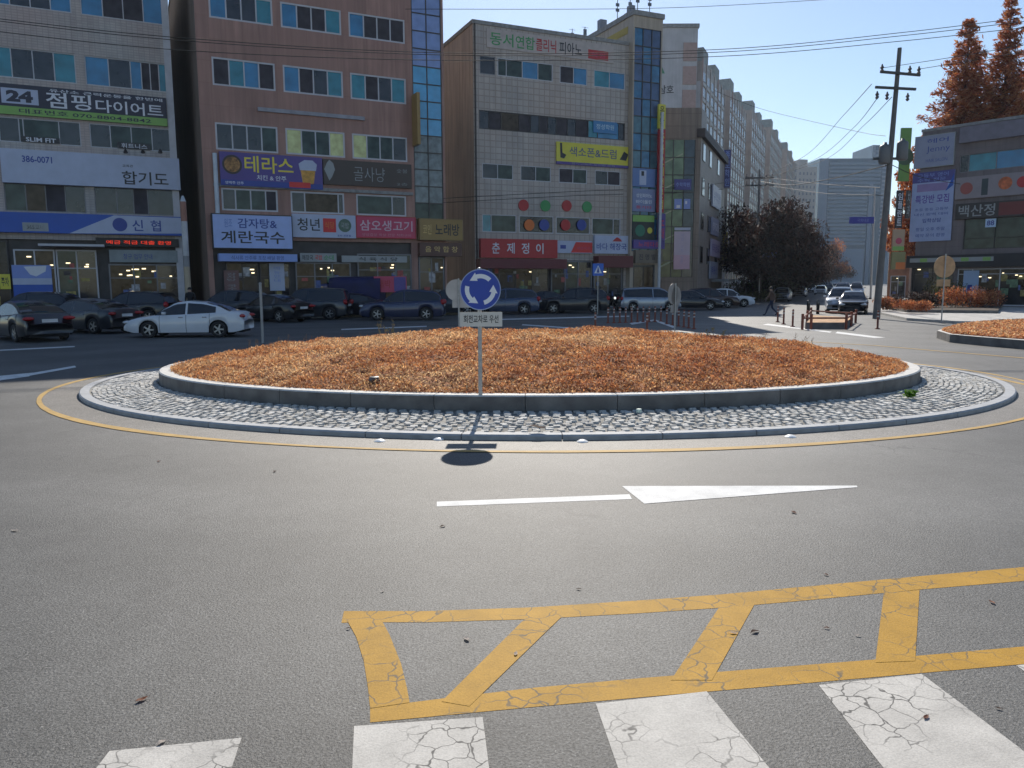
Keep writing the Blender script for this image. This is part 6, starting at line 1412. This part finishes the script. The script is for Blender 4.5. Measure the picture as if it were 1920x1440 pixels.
# ================================================================ people
def person(px, py, h, pose, top_m, leg_m, label, yaw=0, D=None):
    g = G(px, py) if D is None else Vector((A(px, 530, D).x, D, 0)); s = h/1.75
    if pose == 'walk':
        J = dict(pelvis=(0, 0, .93), chest=(.03, 0, 1.28), neck=(.05, 0, 1.47), head=(.08, 0, 1.60), crown=(.08, 0, 1.72), hl=(0, .09, .88), kl=(.22, .09, .50), al=(.36, .09, .09), tl=(.52, .09, .05), hr=(0, -.09, .88), kr=(-.05, -.09, .48), ar=(-.36, -.09, .15), tr=(-.24, -.09, .04),
                 sl=(.03, .19, 1.42), el=(-.14, .24, 1.16), wl=(-.12, .25, .92), sr=(.03, -.19, 1.42), er=(.12, -.24, 1.15), wr=(.28, -.22, 1.0))
    else:
        J = dict(pelvis=(0, 0, .95), chest=(0, 0, 1.3), neck=(0, 0, 1.48), head=(.02, 0, 1.62), crown=(.01, 0, 1.74), hl=(0, .1, .9), kl=(.02, .11, .5), al=(0, .12, .09), tl=(.15, .13, .04), hr=(0, -.1, .9), kr=(.02, -.11, .5), ar=(0, -.12, .09), tr=(.15, -.13, .04),
                 sl=(0, .19, 1.43), el=(-.03, .26, 1.15), wl=(.05, .25, .9), sr=(0, -.19, 1.43), er=(-.03, -.26, 1.15), wr=(.05, -.25, .9))
    for sd_ in ('l', 'r'):
        wx, wy, wz = J['w'+sd_]; J['p'+sd_] = (wx+.02, wy, wz-.08); J['f'+sd_] = (wx+.05, wy, wz-.16)
    N = list(J); rad = dict(pelvis=.15, chest=.16, neck=.06, head=.10, crown=.075, h=.095, k=.065, a=.045, t=.04, s=.07, e=.048, w=.035, p=.04, f=.022)
    E = [('pelvis', 'chest'), ('chest', 'neck'), ('neck', 'head'), ('head', 'crown')]
    for d in 'lr': E += [('pelvis', 'h'+d), ('h'+d, 'k'+d), ('k'+d, 'a'+d), ('a'+d, 't'+d), ('chest', 's'+d), ('s'+d, 'e'+d), ('e'+d, 'w'+d), ('w'+d, 'p'+d), ('p'+d, 'f'+d)]
    me = bpy.data.meshes.new('p'); me.from_pydata([Vector(J[n_])*s for n_ in N], [(N.index(a), N.index(b)) for a, b in E], []); o = bpy.data.objects.new('p', me); COL.objects.link(o)
    md = o.modifiers.new('s', 'SKIN'); me.skin_vertices[0].data[0].use_root = True
    for i, n_ in enumerate(N): q_ = rad.get(n_, rad.get(n_[0], .05))*s; me.skin_vertices[0].data[i].radius = (q_, q_)
    o.modifiers.new('u', 'SUBSURF').levels = 2
    m2 = bpy.data.meshes.new_from_object(o.evaluated_get(bpy.context.evaluated_depsgraph_get())); bpy.data.objects.remove(o)
    skin = mat('skin', (.42, .26, .19), .6); m2.materials.clear()
    for m_ in (leg_m, top_m, skin, PK): m2.materials.append(m_)
    for p in m2.polygons:
        c = p.center/s; side = abs(c.y)
        p.material_index = 3 if c.z < .08 else (0 if (c.z < .92 and side < .2) else (2 if c.z > 1.5 or (side > .2 and c.z < (.93 if pose == 'walk' else .91)) else 1)); p.use_smooth = True
    b = bpy.data.objects.new('person', m2); COL.objects.link(b); b.matrix_world = Matrix.Translation((g.x, g.y, .12 if D else 0)) @ Matrix.Rotation(R(yaw), 4, 'Z'); tag(b, label, 'person')
    mb = MB(); mb.lathe([(.112, -.03), (.118, .03), (.095, .09), (.05, .125), (0, .135)], 14, M=Matrix.Translation(Vector((J['head'][0]-.02, 0, J['head'][2]))*s) @ Matrix.Rotation(R(-14), 4, 'Y') @ Matrix.Scale(s, 4)); mb.build('hair', mat('hair_black', (.012, .01, .01), .7), b, smooth=True)
    return b
person(1446, 592, 1.72, 'walk', mat('jacket_brown', (.10, .06, .045), .8), mat('trousers_navy', (.02, .028, .06), .8), 'person in a brown jacket and dark trousers striding left beside the orange posts', 172)
person(355, 560, 1.72, 'stand', mat('coat_black', (.012, .012, .015), .8), mat('trousers_black', (.01, .01, .012), .8), 'person in black standing by the striped post at the pale tiled building', -90, D=40.3)
# ================================================================ fallen leaves and litter
lf = [leafy(mat('fallen_leaf_%d' % i, c, .75, var=.3, sc_=30), .4) for i, c in enumerate(((.26, .10, .05), (.16, .06, .035), (.55, .48, .42), (.09, .05, .035)))]
def leaf(px, py, s, mi, label, seed, z=.0):
    g = G(px, py, z); rs = random.Random(seed); mb = MB(); n = 10; a0_ = rs.uniform(0, 6.28)
    for side in (0, 1):
        rim_ = []
        for k in range(n+1):
            t = k/n; w_ = math.sin(math.pi*t)**.8*(.42+.08*(k % 2))*(1 if side else -1); rim_.append(Vector(((t-.5)*2*s, w_*s, .14*s*abs(w_)*2.0+.08*s*math.sin(t*7+seed)+.09*s)))
        mid = [Vector(((k/n-.5)*2*s, 0, .08*s*math.sin(k/n*7+seed)+.07*s)) for k in range(n+1)]
        for k in range(n): mb.quad(mid[k], mid[k+1], rim_[k+1], rim_[k])
    mb.tube((s, 0, .12*s), (s*1.5, .1*s, .2*s), .04*s, .02*s, 4)
    o = mb.build('fallen_leaf', lf[mi], M=Matrix.Translation((g.x, g.y, z+.006)) @ Matrix.Rotation(a0_, 4, 'Z')); tag(o, label, 'leaf', 'fallen leaves on the road')
for i, (x, y, s, mi, lab) in enumerate(((266, 1314, .03, 0, 'brown curled leaf on the asphalt left of the yellow markings'), (28, 996, .035, 2, 'pale leaf at the left edge of the road'), (515, 885, .03, 3, 'dark leaf left of the lane arrow'), (298, 866, .03, 1, 'tiny brown leaf below the left part of the yellow ring'),
        (830, 988, .03, 3, 'dark leaf below the tail of the white arrow'), (1488, 962, .035, 1, 'brown leaf below the head of the white arrow'), (875, 1200, .028, 2, 'pale leaf inside the first yellow trapezoid'), (967, 1228, .022, 2, 'pale scrap lying on the second yellow bar'),
        (1375, 1189, .024, 2, 'pale leaf on the third yellow bar'), (1415, 1186, .03, 3, 'dark crumpled leaf just right of the third yellow bar'), (1550, 1179, .018, 1, 'small dark leaf in the middle yellow bay'), (1608, 1193, .018, 2, 'pale crumb in the middle yellow bay near the fourth bar'),
        (1860, 1131, .026, 0, 'reddish leaf in the rightmost yellow bay'), (1736, 1347, .022, 1, 'brown leaf on the right white crossing stripe'), (1085, 1106, .018, 3, 'tiny dark leaf above the upper yellow line'), (1549, 1079, .02, 1, 'small brown leaf above the right part of the upper yellow line'),
        (653, 1180, .016, 3, 'dark crumb at the left corner of the yellow marking'), (303, 1394, .024, 2, 'white petal like leaf on the leftmost crossing stripe'), (717, 1110, .016, 2, 'pale chip above the left end of the yellow line'), (1872, 1330, .016, 3, 'dark speck of leaf at the lower right road'))):
    leaf(x, y, s, mi, lab, i+1)
leaf(1007, 803, .12, 3, 'large dark crumpled leaf on the cobbles right of the sign', 40, .13); leaf(1240, 800, .04, 2, 'pale leaf on the cobbles right of the large dark leaf', 41, .12)
g = G(1198, 773, .12); mb = MB(); mb.lathe([(0, .05), (.035, .05), (.04, .04), (.04, 0)], 14); o = mb.build('bottle_cap', mat('cap_white_green', (.55, .68, .6), .4), M=Matrix.Translation((g.x, g.y, .12))); tag(o, 'white green cap lying against the inner kerb', 'bottle cap')
g = G(1703, 745, .12); mb = MB(); rs = random.Random(3)
for k in range(34):
    a = rs.uniform(0, 6.28); d = Vector((math.cos(a), math.sin(a), 0)); L_ = rs.uniform(.06, .16); n_ = Vector((-d.y, d.x, 0))*L_*.3; b_ = Vector((rs.uniform(-.05, .05), rs.uniform(-.05, .05), 0)); h = rs.uniform(.02, .14)
    mb.quad(b_, b_+d*L_*.5+n_+Vector((0, 0, h)), b_+d*L_+Vector((0, 0, h*.7)), b_+d*L_*.5-n_+Vector((0, 0, h)))
o = mb.build('weed', leafy(mat('fresh_green', (.12, .26, .02), .5, var=.3, sc_=20), .4), M=Matrix.Translation((g.x, g.y, .12))); tag(o, 'bright green weed growing on the cobbles at the right of the kerb', 'weed')
# small dark stone on the mound
g = G(702, 703, .55); mb = MB(); mb.lathe([(.08, 0), (.1, .03), (.08, .08), (.04, .09), (.04, .05), (0, .04)], 12); o = mb.build('garden_light', mat('garden_light_grey', (.09, .08, .08), .5), M=Matrix.Translation((g.x, g.y, mound_h(g.x, g.y)))); tag(o, 'small grey ground lamp half buried in the left of the mound', 'garden lamp')

# ================================================================ air
hz = MB(); hz.box(-302, 502, -62, 722, -1, 130)
hm = bpy.data.materials.new('haze'); hm.use_nodes = True; hn = hm.node_tree; hn.nodes.remove(hn.nodes['Principled BSDF'])
pv = hn.nodes.new('ShaderNodeVolumePrincipled'); pv.inputs['Color'].default_value = (.72, .84, 1, 1); pv.inputs['Density'].default_value = .00016; pv.inputs['Anisotropy'].default_value = .35
hn.links.new(pv.outputs[0], hn.nodes['Material Output'].inputs['Volume'])
o = hz.build('haze', hm); tag(o, 'thin pale daylight haze over the whole junction', 'haze', kind='stuff')
